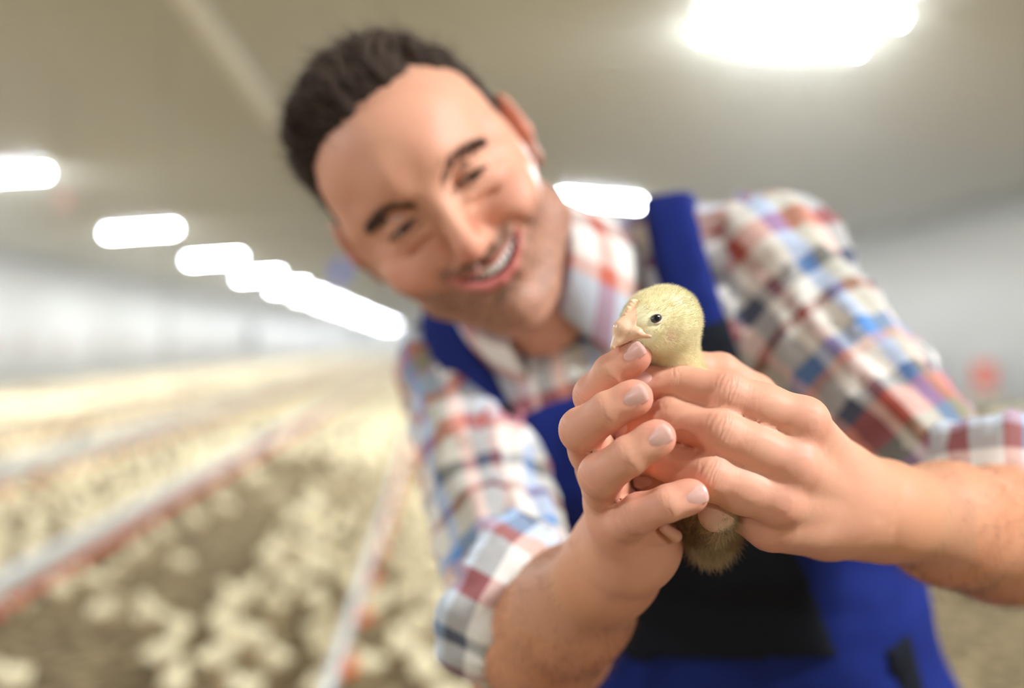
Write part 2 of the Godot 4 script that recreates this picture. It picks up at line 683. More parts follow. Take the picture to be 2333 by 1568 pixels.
func build_lamps() -> void:
	var hm := mat("lamp_housing", Color8(214, 214, 208), 0.5)
	var gm := glow("lamp_diffuser", Color(0.94, 0.97, 1.0), 110.0)
	var gasket := mat("lamp_clip", Color8(150, 150, 150), 0.4)
	# tray and half-round diffuser, made along x
	var tray := ArrayMesh.new()
	var half := PackedVector2Array([Vector2(-0.075, 0.0), Vector2(-0.07, -0.035), Vector2(0.07, -0.035), Vector2(0.075, 0.0)])
	tray = extrude(half, -0.78, 0.78)
	var dif := PackedVector2Array()
	for i in 11: dif.append(Vector2(-cos(PI * i / 10.0) * 0.066, -0.034 - sin(PI * i / 10.0) * 0.055))
	var diffuser := extrude(dif, -0.75, 0.75, true)
	var clip := box(Vector3(0.012, 0.03, 0.02), Vector3.ZERO, 0.003)
	var rows := [
		["left", -6.9, 7.6, -16.1, 18],
		["right", 3.2, 9.6, -19.4, 14],
	]
	for r in rows:
		var zs := []
		if r[0] == "left":
			for i in r[4]: zs.append(-16.1 - 7.6 * i)
			zs.append_array([-8.5, -0.9, 6.7])
		else:
			zs.append_array([-9.1, -19.4])
			for i in 12: zs.append(-29.0 - 9.6 * i)
			zs.append_array([-8.25, 1.0, 9.0])
		for i in zs.size():
			var x: float = r[1]
			var y := roof_y(x) - 0.03
			var lamp := base("ceiling_lamp", Vector3(x, y, zs[i]))
			lamp.rotation = Vector3(0, PI / 2, 0)
			var lean := atan(PITCH) if x < RIDGE_X else -atan(PITCH)
			lamp.basis = Basis(Vector3.BACK, lean) * Basis(Vector3.UP, PI / 2)
			part("housing", tray, hm, lamp)
			part("lamp_diffuser", diffuser, gm, lamp)
			for e in [-0.5, 0.0, 0.5]:
				for s in [-1.0, 1.0]: part("clip", clip, gasket, lamp).transform = Transform3D(Basis(Vector3.UP, PI / 2), Vector3(s * 0.072, -0.036, e))
			var l := AreaLight3D.new()
			l.name = "lamp_light"
			l.area_size = Vector2(0.12, 1.5)
			l.light_energy = LAMP_POWER
			l.light_color = Color(0.94, 0.97, 1.0)
			l.shadow_enabled = true
			l.area_range = 200.0
			lamp.add_child(l, true)
			l.transform = Transform3D(Basis(Vector3.RIGHT, -PI / 2), Vector3(0, -0.095, 0))
			var lab := ""
			if r[0] == "left":
				if i < 18: lab = "glowing tube lamp, %s from the near end of the row over the left aisle" % ORDINALS[i]
				else: lab = "tube lamp of the left row, %s of those nearer than the picture's left edge" % ORDINALS[i - 18]
			else:
				if i == 0: lab = "nearest big glowing tube lamp above the man's raised shoulder"
				elif i == 1: lab = "glowing tube lamp low behind the man's collar and shoulder"
				elif i < 14: lab = "tube lamp of the right row hidden behind the man, %s beyond his collar" % ORDINALS[i - 2]
				else: lab = "tube lamp of the right row, %s of those nearer than the big glowing one" % ORDINALS[i - 14]
			tag(lamp, lab, "lamp", "ceiling tube lamps of the %s row" % r[0])


# a drinker line: pipe, stiffening rail and a drip cup under each nipple, hung on cords
func drinker_line(x: float, y: float, z0: float, z1: float, pitch: float, count: int, near_z: float, scale: float, cup_mat: Material, label: String) -> void:
	var t := base("drinker_line", Vector3(x, 0, 0))
	var pm := mat("pvc_grey", Color8(190, 186, 174), 0.5)
	var rm := mat("rail_zinc", Color8(196, 194, 188), 0.4, 0.2)
	var sq := PackedVector2Array()
	var w := 0.017 * scale
	for c in [[1, 1], [-1, 1], [-1, -1], [1, -1]]: 
		sq.append(Vector2(c[0] * w, y + c[1] * w))
	part("water_pipe", extrude(sq, z0, z1), pm, t)
	part("rail", extrude(ring_profile(0.022 * scale, 14, Vector2(0, y + 0.043 * scale)), z0, z1, true), rm, t)
	var cup := lathe([Vector2(0.0, -0.03), Vector2(0.012, -0.03), Vector2(0.031, -0.018), Vector2(0.033, -0.006), Vector2(0.029, -0.008), Vector2(0.012, -0.022), Vector2(0.0, -0.022)], 14)
	var nip := lathe([Vector2(0.0, 0.03), Vector2(0.011, 0.03), Vector2(0.011, 0.01), Vector2(0.005, 0.006), Vector2(0.003, -0.008), Vector2(0.0, -0.008)], 10)
	var arm := box(Vector3(0.006, 0.05, 0.012), Vector3(0.022, 0.006, 0), 0.002)
	for i in count:
		var z := near_z - pitch * i
		var at := Transform3D(Basis().scaled(Vector3.ONE * (1.3 if pitch > 0.3 else 1.02)), Vector3(0, y - w - 0.03 * scale, z))
		var c := part("drip_cup", cup, cup_mat, t)
		c.transform = at
		if i < 60:
			part("nipple", nip, mat("nipple_steel", Color8(190, 60, 40), 0.4), c)
			part("bracket", arm, cup_mat, c)
	var cord := lathe([Vector2(0.0, 0.0), Vector2(0.002, 0.0), Vector2(0.002, 2.6), Vector2(0.0, 2.6)], 6)
	var z := near_z - 4.0
	while z > z1 and z > -40.0:
		part("hanging_cord", cord, mat("cord", Color8(120, 118, 110), 0.8), t).position = Vector3(0, y + 0.06 * scale, z)
		z -= 6.0
	tag(t, label, "drinker line", "drinker lines over the litter")


func feeder_line(x: float, y: float, z0: float, z1: float, near_z: float, count: int, label: String) -> void:
	var t := base("feeder_line", Vector3(x, 0, 0))
	part("feed_pipe", extrude(ring_profile(0.03, 14, Vector2(0, y)), z0, z1, true), mat("galvanised", Color8(150, 146, 136), 0.4, 0.7), t)
	var pan := lathe([Vector2(0.0, 0.0), Vector2(0.13, 0.0), Vector2(0.165, 0.02), Vector2(0.17, 0.065), Vector2(0.16, 0.066), Vector2(0.155, 0.025), Vector2(0.1, 0.02), Vector2(0.03, 0.06), Vector2(0.0, 0.06)], 18)
	var rib := box(Vector3(0.006, 0.12, 0.006), Vector3(0.09, 0.12, 0), 0.0)
	var pm := mat("pan_brown", Color8(178, 120, 80), 0.5)
	for i in count:
		var p := part("feed_pan", pan, pm, t)
		p.position = Vector3(0, y - 0.235, near_z - 0.75 * i)
		if i < 24:
			for k in 6:
				part("grille_bar", rib, pm, p).basis = Basis(Vector3.UP, TAU * k / 6.0)
	tag(t, label, "feeder line", "feeder lines with round pans")


func build_lines() -> void:
	var red := mat("cup_red", Color8(214, 84, 58), 0.45)
	var orange := mat("cup_orange", Color8(244, 118, 52), 0.45)
	drinker_line(-1.38, 0.28, 2.0, -148.0, 0.18, 300, -1.2, 0.95, red, "grey drinker line with close red cups slanting across the left foreground")
	drinker_line(-0.26, 0.24, 1.0, -148.0, 0.5, 200, -1.15, 0.62, orange, "pale drinker line with spaced orange cups nearest the man's elbow")
	drinker_line(-2.65, 0.26, 2.0, -148.0, 0.5, 200, -1.3, 1.5, orange, "far drinker line with orange cups beyond the red-cupped line")
	feeder_line(-4.3, 0.30, 2.0, -148.0, -1.6, 190, "feeder line with brown pans along the middle of the left flock")
	feeder_line(-7.6, 0.30, 2.0, -148.0, -2.0, 190, "feeder line with brown pans closest to the left wall")


func build_wall_things() -> void:
	# air inlets low on the walls: a frame with an orange flap
	var fm := mat("inlet_frame", Color8(226, 224, 218), 0.5)
	var flap := mat("inlet_flap_orange", Color8(240, 84, 4), 0.6)
	var pale := mat("inlet_flap_pale", Color8(196, 140, 128), 0.5)
	var fr := SurfaceTool.new()
	fr.begin(Mesh.PRIMITIVE_TRIANGLES)
	for s in [[0.0, 0.15, 0.50, 0.04], [0.0, -0.15, 0.50, 0.04], [0.23, 0.0, 0.04, 0.26], [-0.23, 0.0, 0.04, 0.26]]:
		box_into(fr, Vector3(0, s[1], s[0]), Vector3(0.06, s[3], s[2]), 0.008)
	fr.generate_normals()
	var frame := fr.commit()
	var door := box(Vector3(0.03, 0.25, 0.41), Vector3.ZERO, 0.008)
	var duct := box(Vector3(0.16, 0.26, 0.42), Vector3.ZERO, 0.004)
	var knob := box(Vector3(0.03, 0.03, 0.08), Vector3(0, 0.09, 0), 0.006)
	for i in 4:
		var t := base("air_inlet", Vector3(RIGHT - 0.015, 0.46, -18.9 + 2.3 * i))
		t.basis = Basis.from_scale(Vector3(1.0, 1.9, 1.75))
		part("frame", frame, fm, t)
		var d := part("flap", door, flap, t)
		part("handle", knob, fm, d).position.x = -0.02
		part("duct", duct, fm, t).position.x = 0.085
		tag(t, "orange-flapped air inlet in the right wall, %s from the man's elbow" % ORDINALS[i], "air inlet", "orange air inlets in the right wall")
	for i in 9:
		var t := base("air_inlet", Vector3(LEFT + 0.015, 1.12, -25.5 - 1.9 * i - 0.25 * i * i))
		part("frame", frame, fm, t)
		var d := part("flap", door, pale, t)
		part("handle", knob, fm, d).position.x = 0.02
		part("duct", duct, fm, t).position.x = -0.085
		tag(t, "pale pinkish air inlet in the left wall, %s from the left edge" % ORDINALS[i], "air inlet", "pale air inlets in the left wall")
	var h := base("wall_hatch", Vector3(LEFT + 0.04, 1.55, -60.0))
	part("hatch_frame", box(Vector3(0.06, 1.3, 1.9), Vector3.ZERO, 0.01), mat("hatch_frame", Color8(150, 152, 150), 0.5), h)
	part("hatch_leaf", box(Vector3(0.03, 1.15, 1.75), Vector3(0.03, 0, 0), 0.01), mat("hatch_grey", Color8(70, 75, 76), 0.5), h)
	tag(h, "small grey hatch on the left white wall near its far end", "hatch")

	# things hung from the roof
	var b := base("hanging_winch", Vector3(-1.8722, 2.4411, -19.1886))
	var bm := mat("winch_blue", Color8(70, 110, 235), 0.45)
	part("drum", lathe([Vector2(0.0, -0.16), Vector2(0.15, -0.16), Vector2(0.17, -0.13), Vector2(0.12, -0.10), Vector2(0.12, 0.10), Vector2(0.17, 0.13), Vector2(0.15, 0.16), Vector2(0.0, 0.16)], 20), bm, b)
	part("hook", box(Vector3(0.03, 0.1, 0.03), Vector3(0, 0.2, 0), 0.008), mat("nipple_steel", Color8(190, 60, 40)), b)
	part("hanging_cord", lathe([Vector2(0.0, 0.25), Vector2(0.006, 0.25), Vector2(0.006, roof_y(b.position.x) - b.position.y), Vector2(0.0, roof_y(b.position.x) - b.position.y)], 6), mat("cord", Color8(120, 118, 110)), b)
	tag(b, "blue plastic drum hanging from the ceiling beside the man's cheek", "winch")
	var r := base("hanging_sensor", Vector3(-4.1270, 2.6716, -11.3327))
	part("sensor_body", lathe([Vector2(0.0, -0.1), Vector2(0.05, -0.1), Vector2(0.065, -0.07), Vector2(0.065, 0.06), Vector2(0.03, 0.1), Vector2(0.0, 0.1)], 16), mat("sensor_pink", Color8(222, 168, 150), 0.5), r)
	part("sensor_cap", lathe([Vector2(0.0, 0.09), Vector2(0.02, 0.09), Vector2(0.02, 0.14), Vector2(0.0, 0.14)], 10), mat("lamp_clip", Color8(150, 150, 150)), r)
	part("hanging_cord", lathe([Vector2(0.0, 0.14), Vector2(0.005, 0.14), Vector2(0.005, roof_y(r.position.x) - r.position.y), Vector2(0.0, roof_y(r.position.x) - r.position.y)], 6), mat("cord", Color8(120, 118, 110)), r)
	tag(r, "small pinkish sensor hanging under the left lamp row's near lamp", "sensor")


# ---------- the flock ----------
func flock_chick() -> Node3D:
	var f := Field.new(Vector3(-0.05, -0.01, -0.08), Vector3(0.05, 0.15, 0.08), 0.0065)
	f.egg(Transform3D(Basis(Vector3.RIGHT, 0.25), Vector3(0, 0.062, 0.005)), Vector3(0.036, 0.038, 0.05), 0.01)
	f.cap(Vector3(0, 0.08, -0.03), Vector3(0, 0.108, -0.042), 0.02, 0.019, 0.014)
	f.egg(Transform3D(Basis(), Vector3(0, 0.114, -0.044)), Vector3(0.02, 0.019, 0.022), 0.006)
	f.cap(Vector3(0, 0.066, 0.045), Vector3(0, 0.078, 0.064), 0.015, 0.006, 0.014)
	for s in [-1.0, 1.0]: f.egg(Transform3D(Basis(Vector3.RIGHT, 0.3), Vector3(s * 0.033, 0.064, 0.008)), Vector3(0.009, 0.019, 0.034), 0.004)
	var s := sculpt(f, 1)
	var down := mat("flock_down", Color8(250, 236, 196), 0.95, 0.0, 0.1)
	var horn := mat("flock_beak", Color8(228, 178, 130), 0.5)
	var t := base("chick")
	part("body", mesh_of(s.v, s.n, s.t), down, t)
	var bk := part("beak", lathe([Vector2(0.0, 0.0), Vector2(0.0065, 0.0), Vector2(0.0045, 0.008), Vector2(0.0, 0.015)], 8), horn, t)
	bk.transform = Transform3D(Basis(Vector3.RIGHT, -PI / 2 - 0.25), Vector3(0, 0.113, -0.063))
	for e in [-1.0, 1.0]:
		var eye := SphereMesh.new()
		eye.radius = 0.0032
		eye.height = 0.0064
		eye.radial_segments = 8
		eye.rings = 4
		part("eye", eye, mat("chick_eye", Color8(24, 22, 24), 0.15), t).position = Vector3(e * 0.0178, 0.117, -0.052)
		part("leg", lathe([Vector2(0.0, 0.0), Vector2(0.009, 0.0), Vector2(0.004, 0.006), Vector2(0.003, 0.035), Vector2(0.0, 0.035)], 7), horn, t).position = Vector3(e * 0.015, 0.0, 0.0)
	return t


func build_flock(cam: Camera3D) -> void:
	var rng := RandomNumberGenerator.new()
	rng.seed = 77
	var inv := cam.global_transform.affine_inverse()
	var gaps := noise(0.35, 2, 21)
	var spots := []
	# the ones that stand by themselves in the left foreground
	var single := [
		[Vector3(-1.0887, 0.0571, -3.7899), "lone pale chick standing on bare litter, left of the crowd's near edge", 0.6],
		[Vector3(-1.4548, 0.0704, -4.3181), "yellow chick right under the red-cupped drinker line, nearest the left edge", 2.2],
		[Vector3(-1.4296, 0.0582, -4.8678), "chick under the red-cupped drinker line, behind the lone pale chick", 4.0],
		[Vector3(-1.3938, 0.0391, -5.8177), "chick in the bare strip under the red-cupped line, well behind the foreground", 1.1],
		[Vector3(-0.8889, 0.0457, -3.2739), "pale chick at the bottom of the picture, below the lone one", 5.2],
		[Vector3(-0.5156, 0.0414, -3.1663), "pale chick beside the near end of the orange-cupped line", 3.0],
		[Vector3(-0.0482, 0.0347, -3.0617), "pale chick in front of the man's sleeve at the bottom edge", 0.2],
		[Vector3(-1.1856, 0.0428, -4.6493), "chick on the near left edge of the crowd", 2.7],
	]
	for s in single: spots.append([Vector3(s[0].x, 0, s[0].z), s[1], s[2]])
	var far := []
	var tries := 0
	while tries < 42000:
		tries += 1
		# density falls with distance, as one sees it
		var dist := -2.2 - 55.0 * pow(rng.randf(), 1.9)
		var half := -dist * 0.6 + 1.2
		var x := rng.randf_range(-half + dist * -0.0, half)
		if x < LEFT + 0.3 or x > RIGHT - 0.3: continue
		if rng.randf() > half / 12.0 + 0.34: continue
		var p := Vector3(x, 0, dist)
		var v := inv * p
		var sx := 1166.5 + 2268.0 * v.x / -v.z
		var sy := 784.0 - 2268.0 * v.y / -v.z
		if sx < -60 or sx > 2400 or sy > 1640: continue
		# bare strip under the red-cupped line near the camera, bare patches elsewhere
		var bare := 0.0
		if absf(x + 1.25) < 0.42 and dist > -9.0: bare = 0.96
		if x > -1.9 and x < -1.0 and dist > -4.4: bare = 0.97
		if absf(x + 0.26) < 0.1: bare = 0.8
		if x > 0.5 and (dist > -3.9 or dist < -5.0): continue
		if gaps.get_noise_2d(x, dist) < -0.22: bare = maxf(bare, 0.8)
		if rng.randf() < bare: continue
		# only what the photograph shows: nothing wholly behind the man
		if sx > 1120 and sx < 2080: continue
		var ok := true
		for q in spots:
			if Vector2(q[0].x - x, q[0].z - dist).length_squared() < 0.0205:
				ok = false
				break
		if not ok: continue
		spots.append([p, "", rng.randf() * TAU])
	spots.sort_custom(func(a, b): return (a[0] as Vector3).z > (b[0] as Vector3).z)
	var proto := flock_chick()
	var first := true
	var n := 0
	for s in spots:
		var p: Vector3 = s[0]
		if n >= 300 and s[1] == "":
			far.append(s)
			continue
		var c: Node3D = proto if first else proto.duplicate()
		if not first:
			c.name = top_name("chick")
			add_child(c, true)
		first = false
		n += 1
		var size := rng.randf_range(0.88, 1.14)
		c.position = p
		c.basis = Basis(Vector3.UP, s[2]).scaled(Vector3(size, size * rng.randf_range(0.8, 1.05), size))
		var lab: String = s[1]
		var grp := "flock standing on the litter"
		var near_cup := false
		if lab == "":
			if p.x < -2.65:
				lab = "cream chick in the flock left of the far orange-cupped line"
				grp = "chicks left of the far drinker line"
			elif p.x < -1.38:
				lab = "cream chick in the flock between the far drinker line and the red-cupped one"
				grp = "chicks beyond the red-cupped line"
			elif p.x < -0.26:
				lab = "cream chick between red-cupped and orange-cupped drinker lines"
				near_cup = true
				grp = "chicks between the two near lines"
			elif p.x < 0.9:
				lab = "cream chick between orange-cupped line and man's sleeve"
				near_cup = true
				grp = "chicks beside the man's sleeve"
			else:
				lab = "cream chick on the litter behind the man at the right edge"
				grp = "chicks behind the man on the right"
			if near_cup:
				var cup := int((-1.15 - p.z) / 1.0)
				lab += ", %s" % (["near the picture's bottom", "by the nearest visible cups", "one metre past those cups", "two metres past those cups", "three metres past those cups", "four metres past those cups"][clampi(cup - 1, 0, 5)] if cup < 7 else "in the dense far part")
				grp += ", rank %d" % mini(cup, 7)
		tag(c, lab, "chick", grp)
	# the rest of the flock, too many and too small to count
	var mm := MultiMesh.new()
	mm.transform_format = MultiMesh.TRANSFORM_3D
	mm.mesh = (proto.get_node("body") as MeshInstance3D).mesh
	var extra := []
	tries = 0
	while extra.size() < 9000 and tries < 60000:
		tries += 1
		var dist := -12.0 - 120.0 * pow(rng.randf(), 1.6)
		var x := rng.randf_range(LEFT + 0.4, RIGHT - 0.4)
		if dist > -30.0 and gaps.get_noise_2d(x, dist) < -0.2: continue
		var v := inv * Vector3(x, 0, dist)
		var sx := 1166.5 + 2268.0 * v.x / -v.z
		if sx < -40 or (sx > 1120 and sx < 2080) or sx > 2400: continue
		extra.append(Vector3(x, 0, dist))
	mm.instance_count = far.size() + extra.size()
	for i in mm.instance_count:
		var p: Vector3 = far[i][0] if i < far.size() else extra[i - far.size()]
		var size := rng.randf_range(0.85, 1.15)
		mm.set_instance_transform(i, Transform3D(Basis(Vector3.UP, rng.randf() * TAU).scaled(Vector3.ONE * size), p))
	var mi := MultiMeshInstance3D.new()
	mi.name = "chick_flock"
	mi.multimesh = mm
	mi.material_override = mat("flock_down", Color.WHITE)
	add_child(mi, true)
	tag(mi, "the distant flock of cream chicks covering the litter towards the far end", "chicks", "", "stuff")
	print("chicks ", n, " far ", mm.instance_count)


# ---------- skin ----------
# relief of the hands: one band of the picture per finger (fingers 0-4, palm 5), along the limb from left to right, round it from bottom to top
func make_skin_relief() -> void:
	var w := 2048
	var h := 256
	var buf := PackedFloat32Array()
	buf.resize(w * h)
	var fine := noise(0.09, 2, 31)
	var band := w / 8
	for y in h:
		var ang := float(y) / h - 0.5
		for x in w:
			var v := 0.8 + 0.04 * fine.get_noise_2d(x * 1.0, y * 1.0)
			buf[y * w + x] = v
	# creases: [place along the finger, offsets, depth, half width in angle]; on the back at the joints, on the pad side too
	for c in 5:
		var mid: float = [0.52, 0.52, 0.53, 0.53, 0.60][c]
		var tip: float = [0.78, 0.78, 0.78, 0.78, 0.80][c]
		var lines := []
		for k in 7:
			var o := (k - 3) * 0.0165
			lines.append([mid + o, 0.34 if absf(k - 3) < 2.5 else 0.18, 0.15 - 0.014 * absf(k - 3), 0.25 * o, 0.0])
		for k in 4: lines.append([tip + (k - 1.5) * 0.013, 0.2, 0.13, 0.2 * (k - 1.5) * 0.013, 0.0])
		for k in 9: lines.append([mid - 0.07 - k * 0.017, 0.07, 0.14, 0.0, 0.0])
		for k in 6: lines.append([mid + 0.07 + k * 0.016, 0.06, 0.14, 0.0, 0.0])
		for o in [0.0, 0.012]:
			lines.append([mid + o, 0.5, 0.22, 0.0, 0.5])
			lines.append([tip + o, 0.4, 0.2, 0.0, 0.5])
			lines.append([0.16 + o, 0.4, 0.2, 0.0, 0.5])
		for l in lines:
			var lx: float = (c + 0.1 + 0.8 * l[0]) * band
			for y in h:
				var ang := float(y) / h - 0.5
				if l[4] > 0.0: ang = wrapf(ang + 0.5, -0.5, 0.5)
				var win := exp(-pow(ang / l[2], 4.0))
				if win < 0.02: continue
				# creases bow outwards from the joint's middle and wander a little
				var cx: float = lx + l[3] * band * (1.0 - pow(ang / 0.15, 2.0)) * 0.8 + 3.0 * fine.get_noise_2d(l[0] * 900.0, y * 0.25)
				for x in range(int(cx) - 5, int(cx) + 7):
					var g := exp(-pow((x - cx) / 1.35, 2.0))
					buf[y * w + x] -= l[1] * win * g
	var im := Image.create_from_data(w, h, false, Image.FORMAT_RF, buf.to_byte_array())
	skin_relief = ImageTexture.create_from_image(im)


func skin_mat(called: String, relief := false) -> StandardMaterial3D:
	var m := mat(called, Color.WHITE, 0.52, 0.0, 0.36)
	m.vertex_color_use_as_albedo = true
	m.subsurf_scatter_enabled = true
	m.subsurf_scatter_strength = 0.12
	if relief:
		m.heightmap_enabled = true
		m.heightmap_texture = skin_relief
		m.heightmap_scale = 0.055
	else:
		m.heightmap_enabled = true
		m.heightmap_texture = noise_tex(0.12, [], 256, 44, 3)
		m.heightmap_scale = 0.035
		m.uv1_triplanar = true
		m.uv1_scale = Vector3.ONE * 9.0
	return m


func skin_color() -> Color:
	return lin(222, 162, 132)


# ---------- hands ----------
# hand: {wrist: [centre, radial side, ulnar side], fingers: [[mcp, pip, dip, tip], ...] index to little, thumb: [base, mcp, ip, tip], radii, back (two directions: by the knuckles, by the tips), arm: [[p, r], ...]}
func hand_bones(h: Dictionary) -> Array:
	var bones := []
	for i in h.fingers.size():
		var f: Array = h.fingers[i]
		var r: Array = h.radii[i]
		var l := [f[0].distance_to(f[1]), f[1].distance_to(f[2]), f[2].distance_to(f[3]) + r[3]]
		var b0: Vector3 = h.back[0] if h.back.size() == 2 else h.back[i * 2]
		var b1: Vector3 = h.back[1] if h.back.size() == 2 else h.back[i * 2 + 1]
		bones.append([f[0], f[1], b0, i, 0.0, 0.52, r[0]])
		bones.append([f[1], f[2], b1, i, 0.52, 0.78, r[1]])
		bones.append([f[2], f[3], b1, i, 0.78, 0.95, r[2]])
	for i in h.fingers.size():
		for k in 3:
			var b: Array = bones[i * 3 + k]
			var own: Vector3 = (b[1] - b[0]).normalized()
			var before: Array = bones[i * 3 + k - 1] if k > 0 else b
			var after: Array = bones[i * 3 + k + 1] if k < 2 else b
			b.append_array([(own + (before[1] - before[0]).normalized()).normalized(), (own + (after[1] - after[0]).normalized()).normalized(), (b[2] + before[2]).normalized(), (b[2] + after[2]).normalized()])
	for i in 4:
		var f: Array = h.fingers[i]
		bones.append([h.wrist[0], f[0], h.back[0], 5, 0.0, 0.9, 0.012])
	for i in h.arm.size() - 1: bones.append([h.arm[i][0], h.arm[i + 1][0], h.back[0], 6, 0.5 * i, 0.5 * i + 0.5, h.arm[i][1]])
	return bones


func hand_field(h: Dictionary) -> Field:
	var lo := Vector3.ONE * 1e3
	var hi := -lo
	var pts: Array = [h.wrist[0], (h.arm[1][0] as Vector3).lerp(h.arm[2][0], 0.45)]
	for f in h.fingers: pts.append_array(f)
	for p in pts:
		lo = lo.min(p)
		hi = hi.max(p)
	lo -= Vector3.ONE * 0.03
	hi += Vector3.ONE * 0.03
	var palm := Field.new(lo, hi, 0.00165)
	# palm: a fan of rays from wrist to knuckles, the heel, the web of the thumb, wrist and forearm
	for i in 4:
		var m: Vector3 = h.fingers[i][0]
		var from: Vector3 = (h.wrist[1] as Vector3).lerp(h.wrist[2], i / 3.0)
		palm.cap(from, m, 0.0155, 0.0104 - 0.0005 * i, 0.012)
	for i in 3:
		var a: Vector3 = h.fingers[i][0]
		var b: Vector3 = h.fingers[i + 1][0]
		var inward: Vector3 = (h.wrist[0] - (a + b) * 0.5).normalized() * 0.006 - (h.back[0] as Vector3) * 0.003
		palm.cap(a + inward, b + inward, 0.0088, 0.0085, 0.006)
	for c in h.flesh: palm.cap(c[0], c[1], c[2], c[3], 0.012)
	for i in h.arm.size() - 1: palm.cap(h.arm[i][0], h.arm[i + 1][0], h.arm[i][1], h.arm[i + 1][1], 0.02)
	for c in h.dents: palm.cap(c[0], c[1], c[2], c[3], 0.01, true)
	for c in h.cords: palm.cap(c[0], c[1], c[2], c[3], 0.006)
	var all := palm.copy()
	for i in h.fingers.size():
		var f: Array = h.fingers[i]
		var r: Array = h.radii[i]
		var flo := Vector3.ONE * 1e3
		var fhi := -flo
		for p in f:
			flo = flo.min(p)
			fhi = fhi.max(p)
		var g := palm.piece(flo - Vector3.ONE * 0.02, fhi + Vector3.ONE * 0.02)
		var back: Vector3 = h.back[1] if h.back.size() == 2 else h.back[i * 2 + 1]
		g.cap(f[0], f[1], r[0] * 0.98, r[1], 0.003)
		g.cap(f[1], f[2], r[1], r[2], 0.002)
		g.cap(f[2], f[3], r[2], r[3], 0.0015)
		# swelling of the middle joint, waist of the segments, pad of the tip
		g.ball(f[1], r[1] * 1.01, 0.003)
		g.ball(f[2], r[2] * 1.0, 0.002)
		var tip: Vector3 = f[3]
		var ax: Vector3 = (tip - f[2]).normalized()
		g.ball(tip - ax * 0.003 - back * 0.0012, r[3] * 1.02, 0.004)
		g.ball((f[0] + f[1]) * 0.5 - (h.back[0] if h.back.size() == 2 else h.back[i * 2]) * 0.0022, (r[0] + r[1]) * 0.51, 0.006)
		# a shallow bed for the nail
		if h.nails[i]:
			var nd: Vector3 = (back - ax * back.dot(ax)).normalized()
			var side := ax.cross(nd)
			g.egg(Transform3D(Basis(ax, nd, side), tip - ax * 0.0005 + nd * (r[3] + 0.0022)), Vector3(0.0072, 0.0030, r[3] * 0.85), 0.0012, true)
		all.join(g, palm, 0.006 if i < 4 else 0.012, 0.0010)
	return all


func nail_mesh(f: Array, r: Array, back: Vector3, width: float, length: float) -> ArrayMesh:
	var tip: Vector3 = f[3]
	var ax: Vector3 = (tip - f[2]).normalized()
	var nd := (back - ax * back.dot(ax)).normalized()
	var side := ax.cross(nd)
	var st := SurfaceTool.new()
	st.begin(Mesh.PRIMITIVE_TRIANGLES)
	st.set_smooth_group(0)
	var nu := 14
	var nw := 14
	var rad: float = r[3] * 1.08
	var pt := func(i: int, j: int, low: float) -> Vector3:
		var u := 2.0 * i / nu - 1.0
		var w := 2.0 * j / nw - 1.0
		# squircle outline: round at the root, a flatter curve at the free edge
		var du := u * sqrt(1.0 - 0.34 * w * w) if u < 0.0 else u * sqrt(1.0 - 0.22 * w * w)
		var dw := w * sqrt(1.0 - 0.16 * u * u) if u < 0.0 else w * sqrt(1.0 - 0.10 * u * u)
		var a := dw * width * 0.5 / rad
		var rise := rad - 0.0007 - 0.0007 * u * u - (0.0006 if absf(u) > 0.97 or absf(w) > 0.97 else 0.0) - low
		return tip + ax * (0.0003 + du * length * 0.5) + nd * (cos(a) * rise) + side * (sin(a) * rise)
	for i in nu:
		for j in nw:
			for low in [0.0, 0.0012]:
				var p: Vector3 = pt.call(i, j, low)
				var q: Vector3 = pt.call(i + 1, j, low)
				var t: Vector3 = pt.call(i + 1, j + 1, low)
				var s: Vector3 = pt.call(i, j + 1, low)
				var tri := [p, t, q, p, s, t] if low == 0.0 else [p, q, t, p, t, s]
				for v in tri: st.add_vertex(v)
	st.generate_normals()
	return st.commit()


func paint_hand(h: Dictionary) -> Callable:
	var knuckles := []
	for i in h.fingers.size():
		var f: Array = h.fingers[i]
		knuckles.append([f[0], 0.011, 0.45])
		knuckles.append([f[1], 0.0105, 0.42])
		knuckles.append([f[2], 0.007, 0.35])
		knuckles.append([f[3] + (f[3] - f[2]).normalized() * 0.005, 0.010, 0.85])
	var skin := skin_color()
	var red := lin(222, 142, 122)
	var mottle := noise(60.0, 3, 8)
	var a0: Vector3 = h.arm[0][0]
	var a1: Vector3 = h.arm[2][0]
	var tan := lin(210, 148, 112)
	return func(p: Vector3, _n: Vector3, _uv: Array) -> Color:
		var k := 0.0
		for q in knuckles:
			var e: float = p.distance_squared_to(q[0]) / (q[1] * q[1])
			if e < 4.0: k = maxf(k, q[2] * exp(-e * 0.7))
		k += 0.25 * mottle.get_noise_3dv(p)
		var up_arm := clampf((p - a0).dot(a1 - a0) / (a1 - a0).length_squared() * 1.6 + 0.45, 0.0, 1.0)
		return skin.lerp(red, clampf(k, 0.0, 1.0)).lerp(tan, up_arm)


